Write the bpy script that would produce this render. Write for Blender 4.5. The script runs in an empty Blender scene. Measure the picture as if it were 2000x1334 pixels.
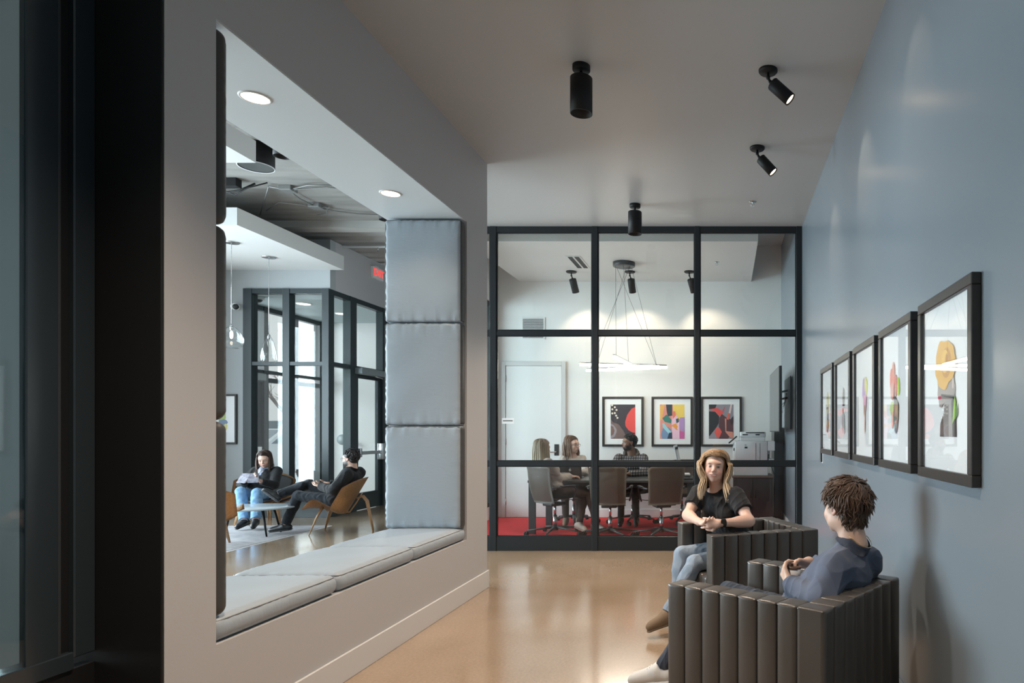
import bpy, bmesh, math, random
import numpy as np
from mathutils import Vector, Matrix, Euler

# ---------------------------------------------------------------- camera, world, lights, exposure
SC = bpy.context.scene
COL = SC.collection
PI = math.pi
EYE = 1.38
FPX = 1300.0
cam_data = bpy.data.cameras.new('camera')
cam = bpy.data.objects.new('camera', cam_data)
COL.objects.link(cam)
cam.location = (0, 0, EYE)
cam.rotation_euler = (PI / 2, 0, 0)
cam_data.sensor_width = 36
cam_data.lens = FPX / 2000 * 36
cam_data.shift_x = -0.209
cam_data.shift_y = 0.0875
cam_data.clip_start = 0.05
cam_data.clip_end = 200
SC.camera = cam

SC.view_settings.view_transform = 'Standard'
SC.view_settings.look = 'None'
SC.view_settings.gamma = 1
SC.view_settings.use_curve_mapping = False
SC.view_settings.exposure = 0.0
SC.cycles.transparent_max_bounces = 32      # light crosses many panes here

world = bpy.data.worlds.new('sky')
SC.world = world
world.use_nodes = True
_bg = world.node_tree.nodes['Background']
_bg.inputs[0].default_value = (0.90, 0.95, 1.0, 1)
_bg.inputs[1].default_value = 1.35


def area(name, loc, rot, sx, sy, power, color):
    d = bpy.data.lights.new(name, 'AREA')
    d.shape = 'RECTANGLE'
    d.size, d.size_y, d.energy, d.color = sx, sy, power, color
    o = bpy.data.objects.new(name, d)
    o.location, o.rotation_euler = loc, rot
    COL.objects.link(o)
    return o


# daylight through the lobby's street windows and the entrance
area('daylight_lobby_windows', (-8.75, 4.8, 1.9), (0, -PI / 2, 0), 3.2, 7.6, 1300, (0.75, 0.90, 1.0))
area('daylight_entrance', (-13.0, 10.0, 2.6), Vector((5.5, 2.6, -0.3)).to_track_quat('-Z', 'Y').to_euler(), 4.5, 4.0, 950, (0.88, 0.95, 1.0))
area('meeting_side_fill', (-4.2, 9.2, 1.9), (0, -PI / 2, 0), 2.8, 2.3, 24, (0.90, 0.96, 1.0))  # unseen fill lamp added in the lobby to brighten the meeting room's side


def spot(name, loc, direction, power, angle, color=(1.0, 0.78, 0.55), blend=0.6, radius=0.02, parent=None):
    d = bpy.data.lights.new(name, 'SPOT')
    d.energy, d.color, d.spot_size, d.spot_blend, d.shadow_soft_size = power, color, angle, blend, radius
    o = bpy.data.objects.new(name, d)
    o.location = loc
    o.rotation_euler = Vector(direction).to_track_quat('-Z', 'Y').to_euler()
    COL.objects.link(o)
    if parent:
        o.parent = parent
    return o


# ---------------------------------------------------------------- materials
MATS = {}


def mat(name, color, rough=0.5, metal=0.0, bump=None, vary=None, spec=0.5, emit=None, coat=0.0, sheen=0.0, vcol=False, alpha=None):
    """bump=(scale, strength[, stretch]), vary=(scale, second colour[, stretch])"""
    if name in MATS:
        return MATS[name]
    m = bpy.data.materials.new(name)
    MATS[name] = m
    m.use_nodes = True
    nt = m.node_tree
    b = nt.nodes['Principled BSDF']
    b.inputs['Base Color'].default_value = (*color, 1)
    b.inputs['Roughness'].default_value = rough
    b.inputs['Metallic'].default_value = metal
    b.inputs['Specular IOR Level'].default_value = spec
    if coat:
        b.inputs['Coat Weight'].default_value = coat
        b.inputs['Coat Roughness'].default_value = 0.15
    if sheen:
        b.inputs['Sheen Weight'].default_value = sheen
    if emit:
        b.inputs['Emission Color'].default_value = (*emit[0], 1)
        b.inputs['Emission Strength'].default_value = emit[1]
    m.diffuse_color = (*color, 1)

    def coords(stretch):
        tc = nt.nodes.new('ShaderNodeTexCoord')
        mp = nt.nodes.new('ShaderNodeMapping')
        mp.inputs['Scale'].default_value = stretch or (1, 1, 1)
        nt.links.new(tc.outputs['Object'], mp.inputs[0])
        return mp

    if vcol:
        a = nt.nodes.new('ShaderNodeAttribute')
        a.attribute_name = 'Col'
        nt.links.new(a.outputs['Color'], b.inputs['Base Color'])
    elif vary:
        mp = coords(vary[2] if len(vary) > 2 else None)
        n = nt.nodes.new('ShaderNodeTexNoise')
        n.inputs['Scale'].default_value = vary[0]
        n.inputs['Detail'].default_value = 5
        nt.links.new(mp.outputs[0], n.inputs['Vector'])
        r = nt.nodes.new('ShaderNodeValToRGB')
        r.color_ramp.elements[0].position = 0.3
        r.color_ramp.elements[1].position = 0.7
        r.color_ramp.elements[0].color = (*color, 1)
        r.color_ramp.elements[1].color = (*vary[1], 1)
        nt.links.new(n.outputs[0], r.inputs[0])
        nt.links.new(r.outputs[0], b.inputs['Base Color'])
    if bump:
        mp = coords(bump[2] if len(bump) > 2 else None)
        n = nt.nodes.new('ShaderNodeTexNoise')
        n.inputs['Scale'].default_value = bump[0]
        n.inputs['Detail'].default_value = 4
        nt.links.new(mp.outputs[0], n.inputs['Vector'])
        bp = nt.nodes.new('ShaderNodeBump')
        bp.inputs['Strength'].default_value = bump[1]
        bp.inputs['Distance'].default_value = 0.01
        nt.links.new(n.outputs[0], bp.inputs['Height'])
        nt.links.new(bp.outputs[0], b.inputs['Normal'])
    return m


def glass(name, tint=(0.93, 0.97, 0.96), ior=1.45, rough=0.0):
    if name in MATS:
        return MATS[name]
    m = bpy.data.materials.new(name)
    MATS[name] = m
    m.use_nodes = True
    nt = m.node_tree
    nt.nodes.clear()
    out = nt.nodes.new('ShaderNodeOutputMaterial')
    mix = nt.nodes.new('ShaderNodeMixShader')
    fr = nt.nodes.new('ShaderNodeFresnel')
    geo = nt.nodes.new('ShaderNodeNewGeometry')
    ex = nt.nodes.new('ShaderNodeMath')          # both faces of a thin pane reflect alike
    ex.operation = 'MULTIPLY_ADD'
    ex.inputs[1].default_value = -2
    ex.inputs[2].default_value = 1
    pw = nt.nodes.new('ShaderNodeMath')
    pw.operation = 'POWER'
    pw.inputs[0].default_value = ior
    nt.links.new(geo.outputs['Backfacing'], ex.inputs[0])
    nt.links.new(ex.outputs[0], pw.inputs[1])
    nt.links.new(pw.outputs[0], fr.inputs[0])
    tr = nt.nodes.new('ShaderNodeBsdfTransparent')
    tr.inputs[0].default_value = (*tint, 1)
    gl = nt.nodes.new('ShaderNodeBsdfGlossy')
    gl.inputs['Roughness'].default_value = rough
    nt.links.new(fr.outputs[0], mix.inputs[0])
    nt.links.new(tr.outputs[0], mix.inputs[1])
    nt.links.new(gl.outputs[0], mix.inputs[2])
    nt.links.new(mix.outputs[0], out.inputs[0])
    return m


M = dict(
    white=mat('white_paint', (0.62, 0.62, 0.61), 0.55, bump=(60, 0.03)),
    wall_white=mat('wall_white_paint', (0.46, 0.455, 0.46), 0.5, bump=(80, 0.03)),
    ceil=mat('ceiling_paint', (0.44, 0.44, 0.435), 0.42, bump=(60, 0.02)),
    blue=mat('semi_gloss_blue_grey_paint', (0.20, 0.236, 0.268), 0.27, bump=(7, 0.02), spec=0.5),
    bright=mat('bright_white_paint', (0.76, 0.765, 0.76), 0.5),
    trim=mat('trim_paint', (0.60, 0.60, 0.60), 0.35),
    black=mat('black_steel', (0.012, 0.015, 0.018), 0.35, spec=0.5),
    black_gloss=mat('black_steel_gloss', (0.026, 0.036, 0.044), 0.2, spec=0.8),
    matte=mat('matte_black', (0.010, 0.010, 0.011), 0.55, spec=0.3),
    dark=mat('dark_grey_metal', (0.055, 0.06, 0.065), 0.35, metal=0.3),
    chrome=mat('brushed_chrome', (0.6, 0.61, 0.62), 0.25, metal=1.0),
    carpet=mat('red_carpet', (0.80, 0.05, 0.06), 0.95, vary=(14, (0.62, 0.06, 0.07), (0.4, 3, 1)), bump=(300, 0.5), spec=0.1),
    glass=glass('clear_glass', (0.965, 0.985, 0.98)),
    picture_glass=glass('picture_glass', (1, 1, 1), 1.42),
    print_glass=glass('print_glass', (1, 1, 1), 1.12),
    smoked=glass('smoked_glass', (0.70, 0.77, 0.78)),
    vinyl_dark=mat('darker_vinyl', (0.06, 0.058, 0.057), 0.45, spec=0.4),  # darker tone on the near cushions and the far cushions' side bands
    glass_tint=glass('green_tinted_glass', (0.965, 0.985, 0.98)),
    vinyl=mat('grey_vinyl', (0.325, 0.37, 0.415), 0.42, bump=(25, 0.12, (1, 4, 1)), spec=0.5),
    vinyl_seam=mat('grey_vinyl_piping', (0.16, 0.165, 0.17), 0.5),
    leather=mat('brown_black_leather', (0.062, 0.056, 0.052), 0.32, vary=(3, (0.082, 0.074, 0.068)), bump=(220, 0.05), spec=0.6),
    walnut=mat('walnut_ply', (0.42, 0.24, 0.115), 0.38, vary=(6, (0.30, 0.16, 0.075), (1, 14, 14))),
    frame=mat('dark_wood_frame', (0.032, 0.027, 0.025), 0.33, vary=(20, (0.045, 0.038, 0.034), (1, 6, 1))),
    paper=mat('mat_board', (0.87, 0.88, 0.89), 0.7),
    concrete=mat('board_marked_concrete', (0.17, 0.165, 0.155), 0.8, vary=(2.2, (0.27, 0.262, 0.245), (0.5, 3, 1)), bump=(12, 0.3)),
    screen=mat('dark_screen', (0.015, 0.016, 0.018), 0.08, spec=0.6),
    plastic=mat('pale_grey_plastic', (0.62, 0.64, 0.66), 0.4),
    plastic_dark=mat('black_plastic', (0.02, 0.021, 0.022), 0.4),
    laminate=mat('dark_grey_laminate', (0.05, 0.05, 0.052), 0.3, vary=(5, (0.065, 0.064, 0.064), (1, 8, 1))),
    taupe=mat('taupe_leather', (0.15, 0.118, 0.098), 0.45, bump=(90, 0.08)),
    lamp=mat('warm_lamp_face', (1, 0.8, 0.6), 0.5, emit=((1.0, 0.72, 0.42), 14)),
    downlight=mat('downlight_face', (1, 0.9, 0.8), 0.5, emit=((1.0, 0.80, 0.58), 9)),
    ledbar=mat('led_bar_diffuser', (1, 0.95, 0.9), 0.5, emit=((1.0, 0.86, 0.72), 26)),
    rubber=mat('dark_rubber', (0.015, 0.015, 0.016), 0.7),
)


def floor_material():
    m = bpy.data.materials.new('polished_concrete')
    m.use_nodes = True
    nt = m.node_tree
    b = nt.nodes['Principled BSDF']
    tc = nt.nodes.new('ShaderNodeTexCoord')

    def noise(scale, detail, lo, hi, c0, c1):
        n = nt.nodes.new('ShaderNodeTexNoise')
        n.inputs['Scale'].default_value = scale
        n.inputs['Detail'].default_value = detail
        nt.links.new(tc.outputs['Object'], n.inputs['Vector'])
        r = nt.nodes.new('ShaderNodeValToRGB')
        r.color_ramp.elements[0].position, r.color_ramp.elements[1].position = lo, hi
        r.color_ramp.elements[0].color, r.color_ramp.elements[1].color = (*c0, 1), (*c1, 1)
        nt.links.new(n.outputs[0], r.inputs[0])
        return r

    a = noise(0.8, 6, 0.35, 0.68, (0.30, 0.215, 0.142), (0.39, 0.285, 0.20))
    s = noise(60, 3, 0.3, 0.75, (0.86, 0.86, 0.86), (1.06, 1.06, 1.06))
    mx = nt.nodes.new('ShaderNodeMixRGB')
    mx.blend_type = 'MULTIPLY'
    mx.inputs[0].default_value = 1
    nt.links.new(a.outputs[0], mx.inputs[1])
    nt.links.new(s.outputs[0], mx.inputs[2])
    nt.links.new(mx.outputs[0], b.inputs['Base Color'])
    r = noise(2.5, 4, 0.3, 0.7, (0.13, 0.13, 0.13), (0.22, 0.22, 0.22))
    nt.links.new(r.outputs[0], b.inputs['Roughness'])
    b.inputs['Specular IOR Level'].default_value = 0.6
    b.inputs['Coat Weight'].default_value = 0.35
    b.inputs['Coat Roughness'].default_value = 0.12
    w = nt.nodes.new('ShaderNodeTexNoise')
    w.inputs['Scale'].default_value = 3
    nt.links.new(tc.outputs['Object'], w.inputs['Vector'])
    bp = nt.nodes.new('ShaderNodeBump')
    bp.inputs['Strength'].default_value = 0.05
    nt.links.new(w.outputs[0], bp.inputs['Height'])
    nt.links.new(bp.outputs[0], b.inputs['Normal'])
    return m


# ---------------------------------------------------------------- mesh kit
def rotz(a):
    return Matrix.Rotation(a, 4, 'Z')


class MB:
    """collects shapes, builds one mesh object"""

    def __init__(self):
        self.bm = bmesh.new()
        self.mi = 0

    def _faces(self, fs, smooth=False):
        for f in fs:
            f.material_index = self.mi
            f.smooth = smooth

    def box(self, lo, hi, bev=0.0, seg=2, mtx=None, smooth=False):
        lo, hi = Vector(lo), Vector(hi)
        c, s = (lo + hi) / 2, hi - lo
        tmp = bmesh.new()
        bmesh.ops.create_cube(tmp, size=1)
        bmesh.ops.scale(tmp, vec=s, verts=tmp.verts)
        if bev:
            bmesh.ops.bevel(tmp, geom=tmp.edges[:], offset=min(bev, min(abs(x) for x in s) * 0.49), segments=seg, affect='EDGES', profile=0.5)
        bmesh.ops.translate(tmp, vec=c, verts=tmp.verts)
        if mtx is not None:
            bmesh.ops.transform(tmp, matrix=mtx, verts=tmp.verts)
        self.merge(tmp, smooth or bev > 0.008)
        return self

    def obox(self, center, size, rot=(0, 0, 0), bev=0.0, seg=2):
        m = Matrix.Translation(center) @ Euler(rot).to_matrix().to_4x4()
        h = Vector(size) / 2
        return self.box(-h, h, bev, seg, m)

    def merge(self, tmp, smooth=False):
        vm = {v: self.bm.verts.new(v.co) for v in tmp.verts}
        for f in tmp.faces:
            try:
                nf = self.bm.faces.new([vm[v] for v in f.verts])
                nf.material_index = self.mi
                nf.smooth = smooth
            except ValueError:
                pass
        tmp.free()

    def tube(self, pts, rad, seg=8, cap=True, smooth=True, flat=1.0):
        pts = [Vector(p) for p in pts]
        n = len(pts)
        if not hasattr(rad, '__len__'):
            rad = [rad] * n
        rings = []
        up = None
        for i, p in enumerate(pts):
            t = (pts[min(i + 1, n - 1)] - pts[max(i - 1, 0)])
            if t.length < 1e-9:
                t = Vector((0, 0, 1))
            t.normalize()
            if up is None:
                up = Vector((0, 0, 1)) if abs(t.z) < 0.9 else Vector((1, 0, 0))
            x = t.cross(up)
            if x.length < 1e-6:
                x = t.cross(Vector((0, 1, 0)))
            x.normalize()
            y = x.cross(t)
            up = y
            rings.append([self.bm.verts.new(p + (x * math.cos(2 * PI * k / seg) + y * math.sin(2 * PI * k / seg) * flat) * rad[i]) for k in range(seg)])
        for a, b in zip(rings, rings[1:]):
            for k in range(seg):
                f = self.bm.faces.new((a[k], b[k], b[(k + 1) % seg], a[(k + 1) % seg]))
                f.smooth = smooth
                f.material_index = self.mi
        if cap:
            for r, rev in ((rings[0], False), (rings[-1], True)):
                f = self.bm.faces.new(r[::-1] if rev else r)
                f.material_index = self.mi
        return self

    def cyl(self, p0, p1, r0, r1=None, seg=24, cap=True):
        return self.tube([p0, p1], [r0, r0 if r1 is None else r1], seg, cap)

    def lathe(self, prof, seg=28, mtx=None, close=False):
        """prof: list of (r, z)"""
        rings = []
        for r, z in prof:
            ring = []
            for k in range(seg):
                a = 2 * PI * k / seg
                v = Vector((r * math.cos(a), r * math.sin(a), z))
                if mtx is not None:
                    v = mtx @ v
                ring.append(self.bm.verts.new(v))
            rings.append(ring)
        for a, b in zip(rings, rings[1:]):
            for k in range(seg):
                f = self.bm.faces.new((a[k], a[(k + 1) % seg], b[(k + 1) % seg], b[k]))
                f.smooth = True
                f.material_index = self.mi
        if close:
            for r in (rings[0][::-1], rings[-1]):
                f = self.bm.faces.new(r)
                f.material_index = self.mi
        return self

    def prism(self, poly, lo, hi, axis='z', mtx=None):
        """poly in the two remaining axes in order"""
        def p3(a, b, c):
            v = {'x': (c, a, b), 'y': (a, c, b), 'z': (a, b, c)}[axis]
            v = Vector(v)
            return mtx @ v if mtx is not None else v
        A = [self.bm.verts.new(p3(a, b, lo)) for a, b in poly]
        B = [self.bm.verts.new(p3(a, b, hi)) for a, b in poly]
        fs = [self.bm.faces.new(A[::-1]), self.bm.faces.new(B)]
        n = len(poly)
        for i in range(n):
            fs.append(self.bm.faces.new((A[i], A[(i + 1) % n], B[(i + 1) % n], B[i])))
        self._faces(fs)
        return self

    def ball(self, c, r, seg=16, rings=10, mtx=None):
        tmp = bmesh.new()
        bmesh.ops.create_uvsphere(tmp, u_segments=seg, v_segments=rings, radius=1)
        s = Vector(r) if hasattr(r, '__len__') else Vector((r, r, r))
        bmesh.ops.scale(tmp, vec=s, verts=tmp.verts)
        if mtx is not None:
            bmesh.ops.transform(tmp, matrix=mtx, verts=tmp.verts)
        bmesh.ops.translate(tmp, vec=Vector(c), verts=tmp.verts)
        self.merge(tmp, True)
        return self

    def grid(self, P, smooth=True, closeu=False):
        """P[i][j] points"""
        V = [[self.bm.verts.new(p) for p in row] for row in P]
        n, m = len(V), len(V[0])
        for i in range(n - 1):
            for j in range(m if closeu else m - 1):
                jj = (j + 1) % m
                f = self.bm.faces.new((V[i][j], V[i + 1][j], V[i + 1][jj], V[i][jj]))
                f.smooth = smooth
                f.material_index = self.mi
        return self

    def build(self, name, mats, parent=None, kind=None, fix=True):
        if fix:
            bmesh.ops.recalc_face_normals(self.bm, faces=self.bm.faces[:])
        me = bpy.data.meshes.new(name)
        self.bm.to_mesh(me)
        self.bm.free()
        return link(name, me, mats, parent, kind)


def link(name, me, mats, parent=None, kind=None, loc=None):
    if not isinstance(mats, (list, tuple)):
        mats = [mats]
    if not me.materials:
        for m in mats:
            me.materials.append(m)
    o = bpy.data.objects.new(name, me)
    COL.objects.link(o)
    if parent:
        o.parent = parent
    if kind:
        o['kind'] = kind
    if loc is not None:
        o.location = loc
    return o


def tag(o, label=None, cat=None, group=None, kind=None):
    for k, v in (('label', label), ('category', cat), ('group', group), ('kind', kind)):
        if v:
            o[k] = v
    return o


def thing(name, label, cat, loc=(0, 0, 0), rz=0.0, group=None, kind=None, rot=None):
    o = bpy.data.objects.new(name, None)
    COL.objects.link(o)
    o.empty_display_size = 0.05
    o.location = loc
    o.rotation_euler = rot if rot else (0, 0, rz)
    return tag(o, label, cat, group, kind)


def kids(o):
    return [c for c in bpy.data.objects if c.parent is o]


def copy_tree(o, parent=None, loc=None, rz=None, label=None, group=None):
    c = o.copy()
    COL.objects.link(c)
    if parent:
        c.parent = parent
    if loc is not None:
        c.location = loc
    if rz is not None:
        c.rotation_euler = (0, 0, rz)
    if label:
        c['label'] = label
    if group:
        c['group'] = group
    for ch in kids(o):
        copy_tree(ch, c)
    return c


def X(px, Y):
    return (px - 1418) / FPX * Y


def Z(py, Y):
    return EYE - (py - 842) / FPX * Y
# ---------------------------------------------------------------- the room
RW = 0.876          # right wall
LW = -2.11          # left wall, corridor face
LB = -2.735         # left wall, lobby face
CZ = 3.74           # corridor ceiling
GY = 7.69           # glass partition
BY = 10.57          # back wall of meeting room
SC_Z = 4.45         # lobby slab


def bars(root, name, boxes, m, bev=0.002):
    for lo, hi in boxes:
        MB().box(lo, hi, bev, 1).build(name, m, root)


def struct(name, mb, m, parent=None):
    return mb.build(name, m, parent, 'structure' if parent is None else None)


floor_m = floor_material()
struct('floor', MB().box((-9.2, -3.1, -0.12), (RW, 15.2, 0)), floor_m)
struct('floor_carpet', MB().box((-3.65, GY + 0.04, 0.0), (RW, BY, 0.012)), M['carpet'])
struct('wall_right', MB().box((RW, -3.1, 0), (RW + 0.15, BY + 0.15, 4.6)), M['blue'])
# left wall with the seat opening
OY0, OY1, OZ0, OZ1 = 2.754, 5.417, 0.494, 3.09
struct('wall_left', MB().box((LB, 2.5, 0), (LW, OY0, SC_Z)), M['wall_white'])
struct('wall_left_end', MB().box((LB, OY1, 0), (LW, 5.88, SC_Z)), M['wall_white'])
struct('wall_left_sill', MB().box((LB, OY0, 0), (LW, OY1, OZ0)), M['wall_white'])
struct('wall_left_lintel', MB().box((LB, OY0, OZ1), (LW, OY1, SC_Z)), M['wall_white'])
struct('trim_1', MB().box((LB, OY0, OZ1 - 0.006), (LW - 0.004, OY1, OZ1)), mat('soffit_lit_tone', (0.57, 0.62, 0.65), 0.45))  # added board; the soffit's brighter, bluer light is put into its colour
struct('baseboard_left', MB().box((LW, 2.5, 0), (LW + 0.014, 5.88, 0.152), 0.003, 1).box((LB - 0.0, 5.88, 0), (LW + 0.014, 5.894, 0.152), 0.003, 1), M['trim'])
struct('baseboard_right', MB().box((RW - 0.012, 2.0, 0), (RW, GY, 0.14), 0.003, 1), M['blue'])
struct('ceiling', MB().box((LB, -3.1, CZ), (RW, GY + 0.09, CZ + 0.1)), M['ceil'])
struct('wall_rear', MB().box((-9.2, -3.25, 0), (RW, -3.1, 4.6)), M['wall_white'])
# meeting room shell
struct('ceiling_meeting_high', MB().box((-3.65, GY + 0.09, 4.32), (RW, BY, 4.42)), M['white'])
struct('ceiling_meeting_panel', MB().box((-3.27, 8.33, 3.755), (0.40, BY, 3.86)), M['white'])
struct('wall_back', MB().box((-3.8, BY, 0), (RW, BY + 0.12, 4.5)), M['bright'])
struct('wall_meeting_left', MB().box((-3.77, GY, 3.4), (-3.65, BY, SC_Z)).box((-3.77, GY, 0), (-3.65, BY, 0.2)).box((-3.77, 10.42, 0.2), (-3.65, BY, 3.4)), M['bright'])
w = thing('window_7', 'glazed side partition of the meeting room', None, (-3.71, 0, 0), kind='structure')  # unseen glazing put in place of solid wall to pass the fill light
my = [GY, 8.6, 9.5, 10.38]
bars(w, 'mullion', [((-0.04, y_, 0.2), (0.04, y_ + 0.05, 3.4)) for y_ in my], M['black'])
for a_, b_ in zip(my, my[1:]):
    MB().box((-0.03, a_ + .05, 0.2), (0.03, b_, 0.26)).box((-0.03, a_ + .05, 3.34), (0.03, b_, 3.4)).build('rail', M['black'], w)
    MB().box((-0.005, a_ + .05, 0.26), (0.005, b_, 3.34)).build('pane', M['glass'], w)
struct('wall_bulkhead', MB().box((-3.65, GY + 0.02, CZ), (RW, GY + 0.09, 4.5)), M['white'])
struct('baseboard_back', MB().box((-2.52, BY - 0.014, 0.012), (RW, BY, 0.14), 0.003, 1), M['bright'])
struct('baseboard_meeting_right', MB().box((RW - 0.014, GY + 0.06, 0.012), (RW, BY - 0.014, 0.14), 0.003, 1), M['bright'])

# meeting room door
d = thing('door_1', None, None, (-3.05, BY, 0.012), kind='structure')
fr = MB()
fr.box((-0.51, -0.03, 0), (-0.445, 0, 2.47), 0.003, 1).box((0.445, -0.03, 0), (0.51, 0, 2.47), 0.003, 1).box((-0.445, -0.03, 2.405), (0.445, 0, 2.47), 0.003, 1)
fr.build('frame', M['trim'], d)
MB().box((-0.44, -0.018, 0.005), (0.44, -0.001, 2.40), 0.002, 1).build('leaf', M['bright'], d)
h = MB()
h.box((0.33, -0.03, 0.98), (0.40, -0.018, 1.16), 0.004, 1)
h.build('lock_plate', M['plastic_dark'], d)
h = MB()
h.tube([(0.365, -0.03, 1.04), (0.365, -0.07, 1.04), (0.30, -0.075, 1.035), (0.20, -0.075, 1.03)], 0.010, 8)
h.build('handle', M['chrome'], d)
h = MB()
for z in (0.25, 1.2, 2.2):
    h.cyl((-0.442, -0.026, z - 0.05), (-0.442, -0.026, z + 0.05), 0.007, seg=8)
h.build('hinge', M['chrome'], d)




# glass partition between corridor and meeting room: window_1
w = thing('window_1', 'black steel framed glass partition in front of the meeting room', None, (0, GY, 0), kind='structure')
xs = [(-3.65, -3.58), (-2.72, -2.648), (-1.544, -1.479), (-0.361, -0.302), (0.811, RW)]
zr = [(0.0, 0.165), (0.978, 1.033), (2.482, 2.54), (3.67, CZ)]
bars(w, 'mullion', [((a, -0.03, 0), (b, 0.05, CZ)) for a, b in xs], M['black'])
for (a0, a1), (b0, b1) in zip(xs, xs[1:]):
    for z0, z1 in zr:
        MB().box((a1, -0.022, z0), (b0, 0.045, z1), 0.002, 1).build('rail', M['black'], w)
    for (p0, p1), (q0, q1) in zip(zr, zr[1:]):
        MB().box((a1, 0.006, p1), (b0, 0.016, q0)).build('pane', M['glass'], w)
# inner glazing beads
bd = MB()
for (a0, a1), (b0, b1) in zip(xs, xs[1:]):
    for (p0, p1), (q0, q1) in zip(zr, zr[1:]):
        t = 0.012
        bd.box((a1, -0.012, p1), (a1 + t, 0.006, q0)).box((b0 - t, -0.012, p1), (b0, 0.006, q0))
        bd.box((a1 + t, -0.012, p1), (b0 - t, 0.006, p1 + t)).box((a1 + t, -0.012, q0 - t), (b0 - t, 0.006, q0))
bd.build('glazing_bead', M['black'], w)
# slim door pull on the leftmost bay
MB().tube([(-2.76, -0.05, 1.2), (-2.76, -0.07, 1.2), (-2.76, -0.07, 1.9), (-2.76, -0.05, 1.9)], 0.009, 8).build('handle', M['dark'], w)

# near steel portal: window_2
w = thing('window_2', 'dark steel framed glass screen beside the camera', None, (0, 0, 0), kind='structure')
jx0 = X(200, 2.5)
gx0 = jx0
MB().box((gx0 - 0.30, 2.486, 0), (LW + 0.001, 2.5, CZ), 0.003, 1).build('jamb', M['matte'], w)
gx = jx0 - 0.012
MB().box((gx - 0.03, 2.405, 0.56), (gx, 2.486, CZ), 0.004, 1).build('post', M['black_gloss'], w)
MB().box((gx - 0.035, 2.35, 0.56), (gx - 0.02, 2.405, CZ), 0.002, 1).build('gasket', M['matte'], w)
MB().box((gx - 0.024, 2.352, 0.56), (gx - 0.004, 2.362, CZ), 0.002, 1).build('edge_strip', M['dark'], w)
MB().box((gx - 0.018, 2.241, 0.56), (gx, 2.35, CZ), 0.003, 1).build('post', M['black_gloss'], w)
MB().box((gx - 0.016, -3.1, 0.58), (gx - 0.006, 2.241, CZ)).build('pane', M['smoked'], w)
MB().box((gx - 0.07, -3.1, 0.52), (gx + 0.005, 2.40, 0.585), 0.004, 1).build('sill_rail', M['black_gloss'], w)
MB().box((gx - 0.055, -3.1, 0), (gx - 0.005, 2.5, 0.52)).build('base_panel', M['matte'], w)

# ---------------------------------------------------------------- lobby shell
struct('ceiling_lobby', MB().box((-9.2, -3.1, SC_Z), (LB, 9.7, SC_Z + 0.25)), M['concrete'])
deck = MB()
deck.box((-9.2, 9.7, SC_Z - 0.10), (-3.65, 9.95, SC_Z + 0.25))
deck.box((-9.2, 9.95, SC_Z + 0.10), (-3.65, 15.2, SC_Z + 0.25))
y = 10.05
while y < 15:
    deck.prism([(y, SC_Z + 0.10), (y + 0.05, SC_Z + 0.02), (y + 0.17, SC_Z + 0.02), (y + 0.22, SC_Z + 0.10)], -9.2, -3.65, 'x')
    y += 0.34
struct('ceiling_deck', deck, mat('ribbed_concrete_deck', (0.30, 0.295, 0.28), 0.8, vary=(3, (0.38, 0.37, 0.35), (0.3, 4, 1)), bump=(20, 0.2)))
struct('ceiling_panel', MB().box((-8.5, 8.33, 3.96), (-6.12, 10.66, 4.18)), M['white'])
struct('ceiling_panel_near', MB().box((-8.5, 3.4, 3.96), (-4.52, 6.40, 4.17)), M['white'])
FY = 10.66
VX = -6.34
struct('wall_lobby_back', MB().box((-9.2, FY, 0), (-7.71, FY + 0.15, SC_Z)).box((-7.71, FY, 3.66), (VX, FY + 0.15, SC_Z)), mat('lobby_wall_paint', (0.36, 0.38, 0.39), 0.5))
struct('wall_lobby_side', MB().box((VX - 0.15, FY + 0.15, 3.66), (VX, 14.05, SC_Z)).box((VX - 0.15, 14.05, 0), (VX, 15.2, SC_Z)), M['wall_white'])
struct('wall_lobby_end', MB().box((VX, 15.05, 0), (-3.65, 15.2, SC_Z + .1)), M['wall_white'])
struct('wall_lobby_right', MB().box((-3.77, BY, 0), (-3.65, 15.2, SC_Z)).box((LB, 5.88, CZ + 0.1), (LB + 0.1, GY, SC_Z)), M['wall_white'])
struct('wall_vestibule', MB().box((-9.2, 14.05, 0), (VX - 0.15, 14.2, SC_Z)), M['bright'])
struct('ceiling_vestibule', MB().box((-8.5, FY + 0.15, 3.66), (VX - 0.15, 14.05, 3.75)), mat('vestibule_ceiling_paint', (0.45, 0.53, 0.55), 0.5))
struct('wall_street', MB().box((-8.75, -3.1, 3.68), (-8.5, FY, SC_Z)).box((-8.75, -3.1, 0), (-8.5, -2.70, 3.68)).box((-8.75, 10.2, 0), (-8.5, FY, 3.68)), M['wall_white'])

# street windows of the lobby (beyond the left edge of the picture): window_3
w = thing('window_3', 'tall black framed street windows of the lobby', None, (-8.5, 0, 0), kind='structure')
ys = [-2.70 + 1.433 * i for i in range(10)]
bars(w, 'mullion', [((-0.16, y - 0.035, 0), (-0.02, y + 0.035, 3.68)) for y in ys], M['black'])
for a, b in zip(ys, ys[1:]):
    for z0, z1 in ((0, 0.2), (2.44, 2.50), (3.6, 3.68)):
        MB().box((-0.15, a + .035, z0), (-0.03, b - .035, z1)).build('rail', M['black'], w)
    MB().box((-0.1, a + .035, 0.2), (-0.09, b - .035, 2.44)).build('pane', M['glass'], w)
    MB().box((-0.1, a + .035, 2.5), (-0.09, b - .035, 3.6)).build('pane', M['glass'], w)

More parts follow.
